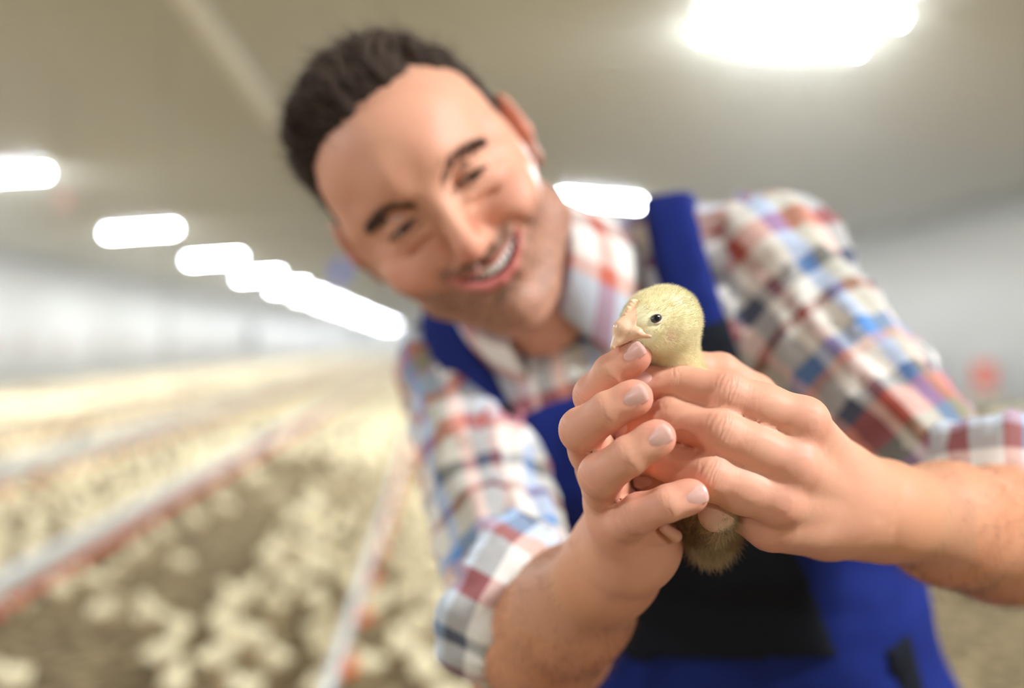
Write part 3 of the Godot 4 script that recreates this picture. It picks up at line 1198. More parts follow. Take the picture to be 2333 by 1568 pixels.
# ---------- hair and down: many tapered strands in one mesh ----------
# each strand: root, direction, length, width, bend
func strands(list: Array, segs := 2) -> ArrayMesh:
	var v := PackedVector3Array()
	var n := PackedVector3Array()
	var t := PackedInt32Array()
	for s in list:
		var p: Vector3 = s[0]
		var dir: Vector3 = s[1]
		var side := dir.cross(Vector3(0.31, 0.77, 0.56)).normalized()
		var up := side.cross(dir).normalized()
		var b: Vector3 = s[4]
		var first := v.size()
		for k in segs + 1:
			var f := float(k) / segs
			var c: Vector3 = p + dir * (s[2] * f) + b * (f * f)
			var w: float = s[3] * (1.0 - 0.93 * f)
			for a in 3:
				var o := side * cos(TAU * a / 3.0) + up * sin(TAU * a / 3.0)
				v.append(c + o * w)
				n.append(o)
		for k in segs:
			for a in 3:
				var i0 := first + k * 3 + a
				var i1 := first + k * 3 + (a + 1) % 3
				t.append_array(PackedInt32Array([i0, i1, i0 + 3, i1, i1 + 3, i0 + 3]))
	return mesh_of(v, n, t)


# random points on a mesh: [point, normal]
func scatter(s: Dictionary, count: int, rng: RandomNumberGenerator, keep: Callable) -> Array:
	var v: PackedVector3Array = s.v
	var n: PackedVector3Array = s.n
	var t: PackedInt32Array = s.t
	var cum := PackedFloat32Array()
	var total := 0.0
	for i in range(0, t.size(), 3):
		total += (v[t[i + 1]] - v[t[i]]).cross(v[t[i + 2]] - v[t[i]]).length()
		cum.append(total)
	var out := []
	var tries := 0
	while out.size() < count and tries < count * 6:
		tries += 1
		var k := cum.bsearch(rng.randf() * total)
		if k >= cum.size(): continue
		var a := rng.randf()
		var b := rng.randf()
		if a + b > 1.0:
			a = 1.0 - a
			b = 1.0 - b
		var i := t[k * 3]
		var j := t[k * 3 + 1]
		var l := t[k * 3 + 2]
		var p := v[i] + (v[j] - v[i]) * a + (v[l] - v[i]) * b
		var m := (n[i] + (n[j] - n[i]) * a + (n[l] - n[i]) * b).normalized()
		var w: float = keep.call(p, m)
		if w >= 1.0 or rng.randf() < w: out.append([p, m])
	return out


# ---------- the chick in the hands ----------
func build_held_chick() -> void:
	var head := Vector3(0.1058, 1.0599, -0.4775)
	var face := Vector3(-0.8704, -0.1023, 0.4817)      # where the beak points
	var crown := Vector3(-0.2360, 0.9350, 0.2646)
	crown = (crown - face * crown.dot(face)).normalized()
	var side := face.cross(crown)         # the bird's right... towards the camera it is its left cheek
	if side.dot(Vector3(-0.0732, 0.0000, 0.9973)) < 0.0: side = -side
	var t := base("held_chick", Vector3(Vector3(0.1410, 0.9436, -0.5060)))
	var o := t.position
	var fr := Basis(face, crown, face.cross(crown))
	var f := Field.new(Vector3(0.0835, 0.9404, -0.4852).min(Vector3(0.1807, 1.0955, -0.5583)) - Vector3.ONE * 0.006, Vector3(0.0757, 1.0855, -0.4356).max(Vector3(0.1499, 1.0867, -0.4502)) + Vector3.ONE * 0.006, 0.0017)
	f.egg(Transform3D(fr, head), Vector3(0.0188, 0.0157, 0.0156), 0.004)
	f.egg(Transform3D(fr, head + face * 0.008 - crown * 0.005), Vector3(0.0125, 0.0098, 0.0112), 0.006)
	f.egg(Transform3D(fr, head - face * 0.008 + crown * 0.001), Vector3(0.0145, 0.0152, 0.0150), 0.006)
	f.cap(head - face * 0.005 - crown * 0.004, Vector3(0.1167, 1.0395, -0.4908), 0.0120, 0.0108, 0.008)
	f.cap(Vector3(0.1167, 1.0395, -0.4908), Vector3(0.1274, 1.0162, -0.5100), 0.0108, 0.018, 0.012)
	f.cap(Vector3(0.1279, 1.0161, -0.5120), Vector3(0.1404, 0.9694, -0.5161), 0.0215, 0.0215, 0.012)
	f.cap(Vector3(0.1355, 0.9709, -0.5064), Vector3(0.1394, 0.9493, -0.5061), 0.020, 0.0105, 0.010)
	f.cap(Vector3(0.1343, 0.9834, -0.4815), Vector3(0.1324, 0.9677, -0.4696), 0.0085, 0.0088, 0.005)
	var s := sculpt(f, 1)
	var eye_at := head + face * 0.0114 + crown * 0.0044 + side * 0.0123
	var ear_at := head + face * 0.0040 - crown * 0.0040 + side * 0.0145
	var thigh := Vector3(0.1305, 0.9657, -0.4657)
	var col := PackedColorArray()
	var yel := lin(255, 243, 200)
	var pink := lin(226, 182, 156)
	var grime := lin(170, 132, 84)
	var rump := Vector3(0.1305, 0.9502, -0.4968)
	var blot := noise(160.0, 3, 12)
	for p in s.v as PackedVector3Array:
		var c := yel
		c = c.lerp(pink, clampf(1.5 - p.distance_to(ear_at) / 0.0036 + 0.5 * blot.get_noise_3dv(p * 2.0), 0.0, 0.75))
		c = c.lerp(pink, clampf(1.6 - p.distance_to(thigh) / 0.012, 0.0, 1.0))
		c = c.lerp(grime, clampf(1.4 - p.distance_to(rump) / 0.025 + 0.5 * blot.get_noise_3dv(p), 0.0, 0.85))
		c = c.lerp(lin(196, 150, 92), clampf(1.0 - p.distance_to(head + face * 0.0160 - crown * 0.001 + side * 0.0065) / 0.005, 0.0, 0.5))
		col.append(c)
	var bm := mat("chick_skin", Color.WHITE, 0.8, 0.0, 0.2)
	bm.vertex_color_use_as_albedo = true
	var body_mesh := mesh_of(shifted(s.v, -o), s.n, s.t, col)
	part("body", body_mesh, bm, t)

	# down: pale hairs that stand off the skin and lean back from the beak and down the neck
	var rng := RandomNumberGenerator.new()
	rng.seed = 4
	var tuft := noise(220.0, 2, 3)
	var beak_at := head + face * 0.0195 - crown * 0.0020
	var zs := 1.0 if face.cross(crown).dot(side) > 0.0 else -1.0
	var beak_frame := Transform3D(fr * Basis(Vector3.BACK, -0.35), head + face * 0.0132 + crown * 0.0030)
	var gape0 := beak_frame * Vector3(0.0034, -0.0062, zs * 0.0110)
	var gape1 := beak_frame * Vector3(0.0072, -0.004, zs * 0.0058)
	var bare := func(p: Vector3, _m: Vector3) -> float:
		if (p - eye_at - face * 0.0015).length() < 0.0043: return 0.0
		if p.distance_to(beak_at) < 0.0074: return 0.0
		var along := clampf((p - gape0).dot(gape1 - gape0) / (gape1 - gape0).length_squared(), 0.0, 1.0)
		if p.distance_to(gape0.lerp(gape1, along)) < 0.0026: return 0.0
		if p.distance_to(thigh) < 0.011: return 0.5 if (p - thigh).dot(Vector3(0.9090, -0.3143, 0.2736)) > 0.002 else 0.03
		if p.distance_to(head) > 0.042 and p.distance_to(rump) > 0.034 and p.distance_to(thigh) > 0.02: return 0.0
		if p.distance_to(ear_at) < 0.0028: return 0.3
		if p.distance_to(rump) < 0.03: return 0.45
		return 1.0
	var lists := [[], [], []]
	for q in scatter(s, 66000, rng, bare):
		var p: Vector3 = q[0]
		var m: Vector3 = q[1]
		var flow := (-face * 0.9 - crown * 0.25) if p.distance_to(head) < 0.024 else Vector3(0.1058, -0.9886, 0.1068)
		flow = (flow - m * flow.dot(m)).normalized()
		var lump := tuft.get_noise_3dv(p)
		var low := p.distance_to(rump) < 0.034
		var jit := Vector3(rng.randfn(), rng.randfn(), rng.randfn()) * 0.42
		var lean := 0.35 + 0.5 * lump
		var near_face := p.distance_to(head + face * 0.016) < 0.011
		var lng := rng.randf_range(0.0017, 0.0036) * (1.0 + 0.35 * lump)
		if near_face:
			lng *= 0.45
			lean += 0.8
		if low:
			lng = rng.randf_range(0.003, 0.0105)
			jit *= 2.2
		var dir := (m + flow * lean + jit).normalized()
		var kind := 2 if low else (0 if rng.randf() < 0.6 else 1)
		lists[kind].append([p - m * 0.0004 - o, dir, lng, 0.000055 if not low else 0.00014, (flow * 0.25 - m * 0.12) * lng + (jit * 0.0012 if low else Vector3.ZERO)])
	var tones := [Color8(255, 248, 216), Color8(255, 254, 240), Color8(190, 160, 116)]
	var names := ["down", "pale_down", "tail_fluff"]
	for k in 3:
		var dm := mat("chick_" + names[k], tones[k], 0.9, 0.0, 0.12)
		dm.backlight_enabled = true
		dm.backlight = Color(0.95, 0.9, 0.68) if k < 2 else Color(0.3, 0.25, 0.15)
		var d := part(names[k], strands(lists[k]), dm, t)
		d.set_meta("kind", "stuff")
		if k == 2: d.set_meta("label", "soiled brownish fluff at the rump")

	# beak: upper and lower halves, nostril flap
	var horn := mat("beak_horn", Color8(238, 192, 156), 0.32, 0.0, 0.5)
	var up_beak := Field.new(Vector3(-0.012, -0.013, -0.0130), Vector3(0.022, 0.012, 0.0130), 0.0006)
	up_beak.cap(Vector3(-0.001, 0.0005, 0), Vector3(0.009, -0.001, 0), 0.0062, 0.0046, 0.002)
	up_beak.cap(Vector3(0.009, -0.001, 0), Vector3(0.0176, -0.0062, 0), 0.0044, 0.0014, 0.002)
	up_beak.cap(Vector3(-0.001, 0.003, 0), Vector3(0.010, 0.0005, 0), 0.0030, 0.0028, 0.002)
	for z in [-1.0, 1.0]:
		up_beak.cap(Vector3(0.0034, -0.0062, z * 0.0110), Vector3(0.0072, -0.0036, z * 0.0052), 0.0010, 0.0026, 0.0030)
		up_beak.egg(Transform3D(Basis(Vector3.UP, z * 0.75), Vector3(0.0052, -0.0026, z * 0.0058)), Vector3(0.0026, 0.0020, 0.0045), 0.002)
		up_beak.cap(Vector3(0.0072, -0.0040, z * 0.0058), Vector3(0.0140, -0.0055, z * 0.0012), 0.0018, 0.0016, 0.0015)
		up_beak.egg(Transform3D(Basis(Vector3.BACK, -0.5), Vector3(0.0035, 0.0010, z * 0.0046)), Vector3(0.0036, 0.0020, 0.0014), 0.001)
		up_beak.egg(Transform3D(Basis(Vector3.BACK, -0.4), Vector3(0.0055, -0.0008, z * 0.0049)), Vector3(0.0020, 0.0006, 0.0012), 0.0005, true)
	up_beak.clip(Vector3(0.0, -0.0076, 0.0), Vector3(0.0, -1.0, 0).normalized())
	var bat := Transform3D(fr * Basis(Vector3.BACK, -0.35), head + face * 0.0132 + crown * 0.0030 - o)
	var ub := sculpt(up_beak, 1, bat)
	part("beak", mesh_of(ub.v, ub.n, ub.t), horn, t)
	var lo_beak := Field.new(Vector3(-0.008, -0.013, -0.008), Vector3(0.018, 0.004, 0.008), 0.0006)
	lo_beak.cap(Vector3(-0.003, -0.0066, 0), Vector3(0.0112, -0.0068, 0), 0.0050, 0.0016, 0.002)
	lo_beak.clip(Vector3(0.0, -0.0062, 0.0), Vector3(0.1, 1.0, 0).normalized())
	var lb := sculpt(lo_beak, 1, bat)
	part("lower_beak", mesh_of(lb.v, lb.n, lb.t), mat("beak_lower", Color8(226, 172, 136), 0.4), t)
	# comb: a row of little knobs from the beak up the brow
	var comb := Field.new(Vector3(0.005, -0.002, -0.004), Vector3(0.024, 0.016, 0.004), 0.0005)
	for i in 9:
		var a := i / 8.0
		var cc := 0.0035 + 0.0080 * a
		var p := Vector3(0.0188 * sqrt(1.0 - pow(cc / 0.0157, 2.0)) + 0.0008, cc, 0.0)
		comb.cap(p, p + Vector3(0.0010, 0.0008 + 0.0004 * sin(i * 2.1), 0), 0.0014, 0.0011, 0.0004)
	var cb := sculpt(comb, 1, Transform3D(fr, head - o))
	part("comb", mesh_of(cb.v, cb.n, cb.t), mat("comb_pink", Color8(240, 192, 150), 0.5), t)

	# eye with its pale rim
	var ed := (side * 0.80 + face * 0.50 + crown * 0.16).normalized()
	var ex := (face - ed * face.dot(ed)).normalized().rotated(ed, -0.30 if face.cross(crown).dot(side) > 0.0 else 0.30)
	var ef := Basis(ex, ed.cross(ex) * (1.0 if ed.cross(ex).dot(crown) > 0.0 else -1.0), ed)
	var sph := SphereMesh.new()
	sph.radius = 1.0
	sph.height = 2.0
	sph.radial_segments = 32
	sph.rings = 16
	var eye := part("eye", sph, mat("chick_iris", Color8(70, 66, 68), 0.06, 0.0, 0.6), t)
	eye.transform = Transform3D(ef * Basis.from_scale(Vector3(0.0027, 0.0021, 0.0019)), eye_at - o - ed * 0.0006)
	var pup := part("pupil", sph, mat("chick_pupil", Color8(10, 10, 14), 0.05, 0.0, 0.6), eye)
	pup.transform = Transform3D(Basis.from_scale(Vector3(0.58, 0.78, 0.5)), Vector3(-0.02, 0.05, 0.56))
	var rim := SurfaceTool.new()
	rim.begin(Mesh.PRIMITIVE_TRIANGLES)
	rim.set_smooth_group(0)
	for i in 40:
		for j in 8:
			var q := []
			for e in [[0, 0], [1, 0], [1, 1], [0, 1]]:
				var a: float = TAU * (i + e[0]) / 40.0
				var b: float = TAU * (j + e[1]) / 8.0
				var w := 0.0007 if sin(a) < 0.0 else 0.0004
				var c := Vector3(cos(a) * 0.0030, sin(a) * (0.0021 if sin(a) > 0.0 else 0.0024), -0.0002 - 0.0012 * cos(a) * cos(a))
				q.append(c + Vector3(cos(a) * cos(b), sin(a) * cos(b), sin(b)) * w)
			for v in [q[0], q[2], q[1], q[0], q[3], q[2]]: rim.add_vertex(v)
	rim.generate_normals()
	var rm := part("eyelid", rim.commit(), mat("chick_lid", Color8(232, 210, 178), 0.5), t)
	rm.transform = Transform3D(ef, eye_at - o)
	# toe that shows under the little finger
	var toe := Field.new(Vector3(0.1050, 0.9491, -0.4936).min(Vector3(0.1227, 0.9622, -0.4923)) - Vector3.ONE * 0.01, Vector3(0.1009, 0.9658, -0.4739).max(Vector3(0.1178, 0.9658, -0.4726)) + Vector3.ONE * 0.01, 0.0008)
	toe.cap(Vector3(0.1163, 0.9546, -0.4848), Vector3(0.1094, 0.9596, -0.4803), 0.0032, 0.0026, 0.001)
	var ts := sculpt(toe, 1)
	part("toe", mesh_of(shifted(ts.v, -o), ts.n, ts.t), mat("toe_pink", Color8(222, 164, 136), 0.5), t)
	tag(t, "fluffy pale yellow chick held in the man's cupped hands, its head above the fingers", "chick")


func shifted(v: PackedVector3Array, by: Vector3) -> PackedVector3Array:
	return Transform3D(Basis(), by) * v


# ---------- the man ----------
func plaid() -> ImageTexture:
	var size := 512
	var tones := [Color8(236, 228, 214), Color8(168, 192, 220), Color8(196, 96, 78), Color8(84, 88, 104), Color8(238, 232, 222), Color8(176, 140, 162), Color8(150, 74, 64), Color8(228, 172, 154), Color8(96, 142, 198), Color8(146, 138, 112), Color8(228, 218, 204), Color8(208, 118, 96)]
	var wide := [38, 22, 46, 30, 18, 40, 26, 50, 34, 44, 24, 36, 16, 44, 28, 16]
	var seq := [0, 2, 1, 5, 4, 3, 7, 9, 8, 10, 6, 0, 11, 1, 3, 4]
	var seq2 := [4, 6, 0, 8, 7, 10, 3, 2, 9, 5, 1, 11, 4, 2, 10, 3]
	var warp := PackedColorArray()
	var weft := PackedColorArray()
	for k in wide.size():
		for i in wide[k]:
			warp.append(tones[seq[k]].srgb_to_linear())
			weft.append(tones[seq2[(k + 5) % 16]].srgb_to_linear())
	var im := Image.create(size, size, false, Image.FORMAT_RGB8)
	for y in size:
		for x in size:
			var over := 0.72 if (x + y) % 4 < 2 else 0.28
			im.set_pixel(x, y, weft[y % weft.size()].lerp(warp[x % warp.size()], over).linear_to_srgb())
	return ImageTexture.create_from_image(im)


func build_man() -> void:
	# joints
	var sh_r := Vector3(0.0168, 1.0223, -0.9614)
	var el_r := Vector3(0.0617, 0.8267, -0.7124)
	var wr_r := Vector3(0.0981, 0.9384, -0.5222)
	var sh_l := Vector3(0.2892, 1.1125, -0.8511)
	var el_l := Vector3(0.4156, 0.9109, -0.6613)
	var wr_l := Vector3(0.2216, 0.9619, -0.5252)
	var neck := Vector3(0.1352, 1.0882, -0.9226)
	var nbase := Vector3(0.0857, 1.1016, -0.8711)
	var hip := Vector3(0.3255, 0.6529, -0.9587)
	var e2 := (neck - hip).normalized()
	var e1 := sh_l - sh_r
	e1 = (e1 - e2 * e1.dot(e2)).normalized()
	var e3 := e1.cross(e2)
	var at := func(u: float, h: float, w: float) -> Vector3: return hip + e1 * u + e2 * h + e3 * w
	var right := Vector3(0.9973, -0.0052, 0.0732)
	var up := Vector3(0.0052, 1.0000, 0.0004)
	var toward := Vector3(-0.0732, 0.0000, 0.9973)

	var man := base("person", Vector3(hip.x, 0, hip.z))
	var o := man.position
	tag(man, "smiling dark-haired man in plaid shirt and blue bib overalls, bending down to hold a chick", "person")

	# ----- head, in its own frame: origin between the eyes, x to the picture's right, y up, z out of the face
	var hb := Basis(toward, 0.672) * Basis(right, 0.0)
	var hx := hb * right
	var hy := hb * up
	hx = right.rotated(toward, 0.672)
	hy = up.rotated(toward, 0.672)
	var frame := Basis(hx, hy, toward) * Basis(Vector3.RIGHT, 0.33) * Basis(Vector3.UP, -0.10)
	var head := Transform3D(frame, Vector3(-0.0026, 1.1545, -0.7141))
	build_head(man, head, nbase, at.call(-0.005, 0.44, 0.02), o)
	# ----- hands
	var left := {
		"wrist": [wr_l, Vector3(0.2161, 0.9789, -0.5236), Vector3(0.2152, 0.9515, -0.5307)],
		"fingers": [
			[Vector3(0.1736, 1.0124, -0.4635), Vector3(0.1373, 1.0246, -0.4682), Vector3(0.1156, 1.0307, -0.4798), Vector3(0.0995, 1.0318, -0.4820)],
			[Vector3(0.1675, 0.9917, -0.4590), Vector3(0.1321, 1.0074, -0.4616), Vector3(0.1117, 1.0143, -0.4751), Vector3(0.0965, 1.0065, -0.4943)],
			[Vector3(0.1592, 0.9752, -0.4596), Vector3(0.1266, 0.9871, -0.4590), Vector3(0.1105, 0.9927, -0.4732), Vector3(0.0994, 0.9935, -0.4920)],
			[Vector3(0.1575, 0.9616, -0.4737), Vector3(0.1365, 0.9745, -0.4853), Vector3(0.1181, 0.9805, -0.4917), Vector3(0.1038, 0.9810, -0.4957)],
			[Vector3(0.1856, 1.0018, -0.5228), Vector3(0.1696, 1.0205, -0.5290), Vector3(0.1502, 1.0334, -0.5244), Vector3(0.1328, 1.0360, -0.5217)],
		],
		"radii": [[0.0114, 0.0110, 0.0092, 0.0078], [0.0115, 0.0112, 0.0100, 0.0082], [0.0112, 0.0109, 0.0095, 0.0079], [0.0095, 0.0088, 0.0078, 0.0068], [0.0145, 0.0125, 0.0112, 0.0098]],
		"back": [Vector3(0.1836, 0.2989, 0.9365), Vector3(-0.0201, 0.2206, 0.9751), Vector3(0.1828, 0.2001, 0.9626), Vector3(-0.4147, 0.2525, 0.8742), Vector3(0.1826, 0.0999, 0.9781), Vector3(-0.3201, 0.1016, 0.9419), Vector3(0.1815, -0.1026, 0.9780), Vector3(-0.1721, 0.0005, 0.9851), Vector3(0.3108, 0.8817, 0.3550), Vector3(0.1879, 0.9272, 0.3241)],
		"flesh": [[Vector3(0.1661, 0.9607, -0.4841), Vector3(0.2042, 0.9510, -0.5214), 0.0125, 0.0150], [Vector3(0.1843, 1.0036, -0.5028), Vector3(0.2133, 0.9762, -0.5258), 0.0120, 0.0140]],
		"dents": [],
		"cords": [[Vector3(0.1771, 1.0078, -0.4683), Vector3(0.2058, 0.9827, -0.5043), 0.0072, 0.0040], [Vector3(0.1726, 0.9890, -0.4636), Vector3(0.2068, 0.9740, -0.5012), 0.0074, 0.0040], [Vector3(0.1654, 0.9729, -0.4651), Vector3(0.2049, 0.9636, -0.5023), 0.0070, 0.0040]],
		"arm": [[wr_l + (wr_l - el_l) * 0.02, 0.0225], [wr_l.lerp(el_l, 0.12), 0.0245], [wr_l.lerp(el_l, 0.45), 0.034], [wr_l.lerp(el_l, 0.75), 0.0410], [el_l, 0.0405]],
		"nails": [true, true, true, true, false],
	}
	var rgt := {
		"wrist": [wr_r, Vector3(0.1002, 0.9521, -0.5391), Vector3(0.1016, 0.9448, -0.5099)],
		"fingers": [
			[Vector3(0.0893, 0.9997, -0.5199), Vector3(0.0763, 1.0244, -0.4837), Vector3(0.0831, 1.0358, -0.4752), Vector3(0.0936, 1.0449, -0.4694)],
			[Vector3(0.0809, 0.9859, -0.5054), Vector3(0.0677, 1.0089, -0.4703), Vector3(0.0783, 1.0186, -0.4575), Vector3(0.0901, 1.0251, -0.4526)],
			[Vector3(0.0839, 0.9710, -0.4972), Vector3(0.0755, 0.9883, -0.4617), Vector3(0.0858, 0.9986, -0.4479), Vector3(0.0987, 1.0074, -0.4440)],
			[Vector3(0.0880, 0.9604, -0.4879), Vector3(0.0926, 0.9711, -0.4564), Vector3(0.1034, 0.9773, -0.4456), Vector3(0.1143, 0.9806, -0.4448)],
			[Vector3(0.1088, 0.9557, -0.5455), Vector3(0.1223, 0.9767, -0.5505), Vector3(0.1293, 1.0003, -0.5480), Vector3(0.1321, 1.0152, -0.5438)],
		],
		"radii": [[0.0108, 0.0102, 0.0090, 0.0078], [0.0108, 0.0103, 0.0091, 0.0081], [0.0106, 0.0102, 0.0091, 0.0080], [0.0100, 0.0090, 0.0082, 0.0074], [0.0145, 0.0125, 0.0112, 0.0098]],
		"back": [Vector3(-0.8778, 0.2032, 0.4338), Vector3(-0.3201, 0.1523, 0.9351), Vector3(-0.8778, 0.2032, 0.4338), Vector3(-0.1919, 0.1213, 0.9739), Vector3(-0.8371, 0.1037, 0.5372), Vector3(-0.1524, 0.0807, 0.9850), Vector3(-0.6542, -0.0964, 0.7501), Vector3(-0.1225, 0.0501, 0.9912), Vector3(-0.2329, 0.3031, -0.9241), Vector3(-0.1405, 0.2131, -0.9669)],
		"flesh": [[Vector3(0.0963, 0.9591, -0.4943), Vector3(0.1076, 0.9508, -0.5055), 0.0125, 0.0135], [Vector3(0.0870, 0.9608, -0.4920), Vector3(0.1018, 0.9473, -0.5089), 0.0110, 0.0140], [Vector3(0.0909, 0.9928, -0.5197), Vector3(0.1035, 0.9561, -0.5439), 0.0120, 0.0150]],
		"dents": [],
		"cords": [],
		"arm": [[wr_r + (wr_r - el_r) * 0.02, 0.0215], [wr_r.lerp(el_r, 0.12), 0.0235], [wr_r.lerp(el_r, 0.45), 0.034], [wr_r.lerp(el_r, 0.75), 0.0425], [el_r, 0.0435]],
		"nails": [true, true, true, true, false],
	}
	# the body is one mesh: head, neck and trunk, arms and hands joined into it
	var body: MeshInstance3D = man.get_node("body")
	var bm: ArrayMesh = body.mesh
	var place := func(c: int, along: float, ang: float) -> Vector2: return Vector2((minf(c, 5.0) + 0.1 + 0.8 * clampf(along, -0.1, 1.1)) / 8.0, ang + 0.5)
	for h in [rgt, left]:
		var s := sculpt(hand_field(h), 1)
		s.v = shifted(s.v, -o)
		limb_mesh(s, local_bones(hand_bones(h), -o), place, paint_at(paint_hand(h), o), bm)
		bm.surface_set_material(bm.get_surface_count() - 1, skin_mat("hand_skin", true))
		for i in 5:
			if h.nails[i]:
				var w: float = h.radii[i][3] * 1.52
				var bk: Vector3 = h.back[i * 2 + 1]
				var nm := nail_mesh(h.fingers[i], h.radii[i], bk, w, w * 1.1)
				part("fingernail", nm, mat("nail", Color8(232, 180, 164), 0.32, 0.0, 0.5), man).position = -o
	# forearms up into the sleeves
	var rng := RandomNumberGenerator.new()
	rng.seed = 9
	var hairs := []
	for a in [[el_r, wr_r, rgt.arm, sh_r], [el_l, wr_l, left.arm, sh_l]]:
		var lo: Vector3 = (a[0] as Vector3).min(a[1])
		var hi: Vector3 = (a[0] as Vector3).max(a[1])
		var f := Field.new(lo - Vector3.ONE * 0.06, hi + Vector3.ONE * 0.06, 0.0045)
		for i in range(1, 4): f.cap(a[2][i][0], a[2][i + 1][0], a[2][i][1], a[2][i + 1][1], 0.02)
		f.cap(a[0], (a[0] as Vector3).lerp(a[3], 0.22), 0.039, 0.036, 0.015)
		f.clip((a[1] as Vector3).lerp(a[0], 0.05), (a[1] - a[0]).normalized())
		var s := sculpt(f, 1)
		var arm_sd: Dictionary = s
		var wrist: Vector3 = a[1]
		var elbow: Vector3 = a[0]
		var mottle := noise(22.0, 3, 18)
		var colr := PackedColorArray()
		for p in s.v as PackedVector3Array: colr.append(lin(210, 148, 112).lerp(lin(200, 134, 98), clampf(0.3 + 0.8 * mottle.get_noise_3dv(p), 0.0, 1.0)))
		mesh_of(shifted(s.v, -o), s.n, s.t, colr, PackedVector2Array(), bm)
		bm.surface_set_material(bm.get_surface_count() - 1, skin_mat("arm_skin"))
		var along: Vector3 = (wrist - elbow).normalized()
		for q in scatter(arm_sd, 4200, rng, func(p: Vector3, _m: Vector3) -> float: return clampf((p.distance_to(wrist) - 0.035) / 0.09, 0.0, 1.0)):
			var m: Vector3 = q[1]
			var jit := Vector3(rng.randfn(), rng.randfn(), rng.randfn()) * 0.4
			var dir := (along * 0.5 + jit + m * 0.5 + Vector3(0, -0.5, 0)).normalized()
			hairs.append([q[0] - o - m * 0.0005, dir, rng.randf_range(0.006, 0.014), 0.0001, m * -0.003])
	var hair_part := part("arm_hair", strands(hairs), mat("arm_hair", Color8(86, 56, 36), 0.6), man)
	hair_part.set_meta("kind", "stuff")

	# ----- shirt: trunk and sleeves, rolled to the elbow
	var tl: Vector3 = Vector3(1e3, 1e3, 1e3)
	var th := -tl
	for p in [sh_r, sh_l, el_r, el_l, hip, neck]:
		tl = tl.min(p)
		th = th.max(p)
	var trunk := Field.new(tl - Vector3.ONE * 0.15, th + Vector3.ONE * 0.15, 0.0085)
	trunk.cap(at.call(-0.070, 0.36, 0.0), at.call(0.075, 0.36, 0.0), 0.108, 0.108, 0.05)
	trunk.cap(at.call(-0.072, 0.425, -0.012), at.call(0.070, 0.42, -0.008), 0.094, 0.094, 0.045)
	trunk.cap(at.call(-0.075, 0.26, 0.0), at.call(0.075, 0.25, 0.0), 0.106, 0.106, 0.05)
	trunk.cap(at.call(-0.070, 0.13, 0.005), at.call(0.070, 0.13, 0.005), 0.108, 0.108, 0.05)
	trunk.cap(at.call(-0.080, 0.0, 0.0), at.call(0.072, 0.0, 0.0), 0.104, 0.102, 0.05)
	trunk.cap(at.call(-0.02, 0.47, -0.02), sh_r + e2 * 0.003, 0.056, 0.050, 0.035)
	trunk.cap(at.call(0.02, 0.47, -0.02), sh_l + e2 * 0.003, 0.062, 0.058, 0.045)
	var shirt := trunk.copy()
	shirt.cap(sh_r, el_r + right * 0.006, 0.054, 0.047, 0.012)
	shirt.cap(sh_l, el_l - up * 0.026 - right * 0.018, 0.059, 0.043, 0.025)
	# neck opening and sleeve ends
	var naxis := (head * mm3(0, -70, -96) - nbase).normalized()
	shirt.cap(at.call(-0.01, 0.47, -0.03), nbase - naxis * 0.03, 0.062, 0.060, 0.03)
	shirt.cap(nbase - naxis * 0.005, nbase + naxis * 0.1, 0.056, 0.07, 0.012, true)
	shirt.cap(nbase - e2 * 0.075 + e3 * 0.055, nbase + e3 * 0.03, 0.010, 0.050, 0.012, true)
	# the sleeves are rolled to the bend of the elbow: [opening, its direction, radius]
	var cuffs := [[Vector3(0.0664, 0.8619, -0.6870), Vector3(0.8089, -0.3359, 0.4825), 0.0475], [Vector3(0.3908, 0.9393, -0.6632), Vector3(-0.2167, -0.8865, 0.4088), 0.0375]]
	for a in cuffs: shirt.cap(a[0] + a[1] * 0.064, a[0] + a[1] * 0.13, 0.070, 0.085, 0.006, true)
	var cloth := mat("plaid_cloth", Color.WHITE, 0.85, 0.0, 0.25)
	cloth.albedo_texture = plaid()
	cloth.heightmap_enabled = true
	cloth.heightmap_texture = noise_tex(0.3, [], 256, 3, 2)
	cloth.heightmap_scale = 0.06
	cloth.rim_enabled = true
	cloth.rim = 0.3
	var sb := [
		[at.call(0, -0.05, 0), at.call(0, 0.30, 0), -e3, 0, 0.0, 0.35 / 0.30, 0.15],
		[at.call(0.0, 0.30, 0.0), at.call(0.0, 0.50, 0.0), -e3, 0, 0.35 / 0.30, 0.55 / 0.30, 0.16],
		[sh_r, el_r, (el_r - wr_r).normalized(), 1, 0.15, 0.15 + sh_r.distance_to(el_r) / 0.30, 0.066],
		[el_r, el_r + (wr_r - el_r).normalized() * 0.06, (el_r - sh_r).normalized(), 1, 0.15 + sh_r.distance_to(el_r) / 0.30, 0.38 + sh_r.distance_to(el_r) / 0.30, 0.06],
		[sh_l, el_l, (el_l - wr_l).normalized(), 2, 0.55, 0.55 + sh_l.distance_to(el_l) / 0.30, 0.068],
		[el_l, el_l + (wr_l - el_l).normalized() * 0.06, (el_l - sh_l).normalized(), 2, 0.55 + sh_l.distance_to(el_l) / 0.30, 0.78 + sh_l.distance_to(el_l) / 0.30, 0.06],
	]
	var ss := sculpt(shirt, 1)
	ss.v = folds(ss, sb, 0.0075)
	ss.n = normals_of(ss.v, ss.t)
	ss.v = shifted(ss.v, -o)
	var wrap := [0.90, 0.42, 0.44]
	var cloth_at := func(c: int, along: float, ang: float) -> Vector2: return Vector2(ang * wrap[c] / 0.30, along)
	part("shirt", limb_mesh(ss, local_bones(sb, -o), cloth_at, null), cloth, man)
	var shirt_part: Node = man.get_node("shirt")

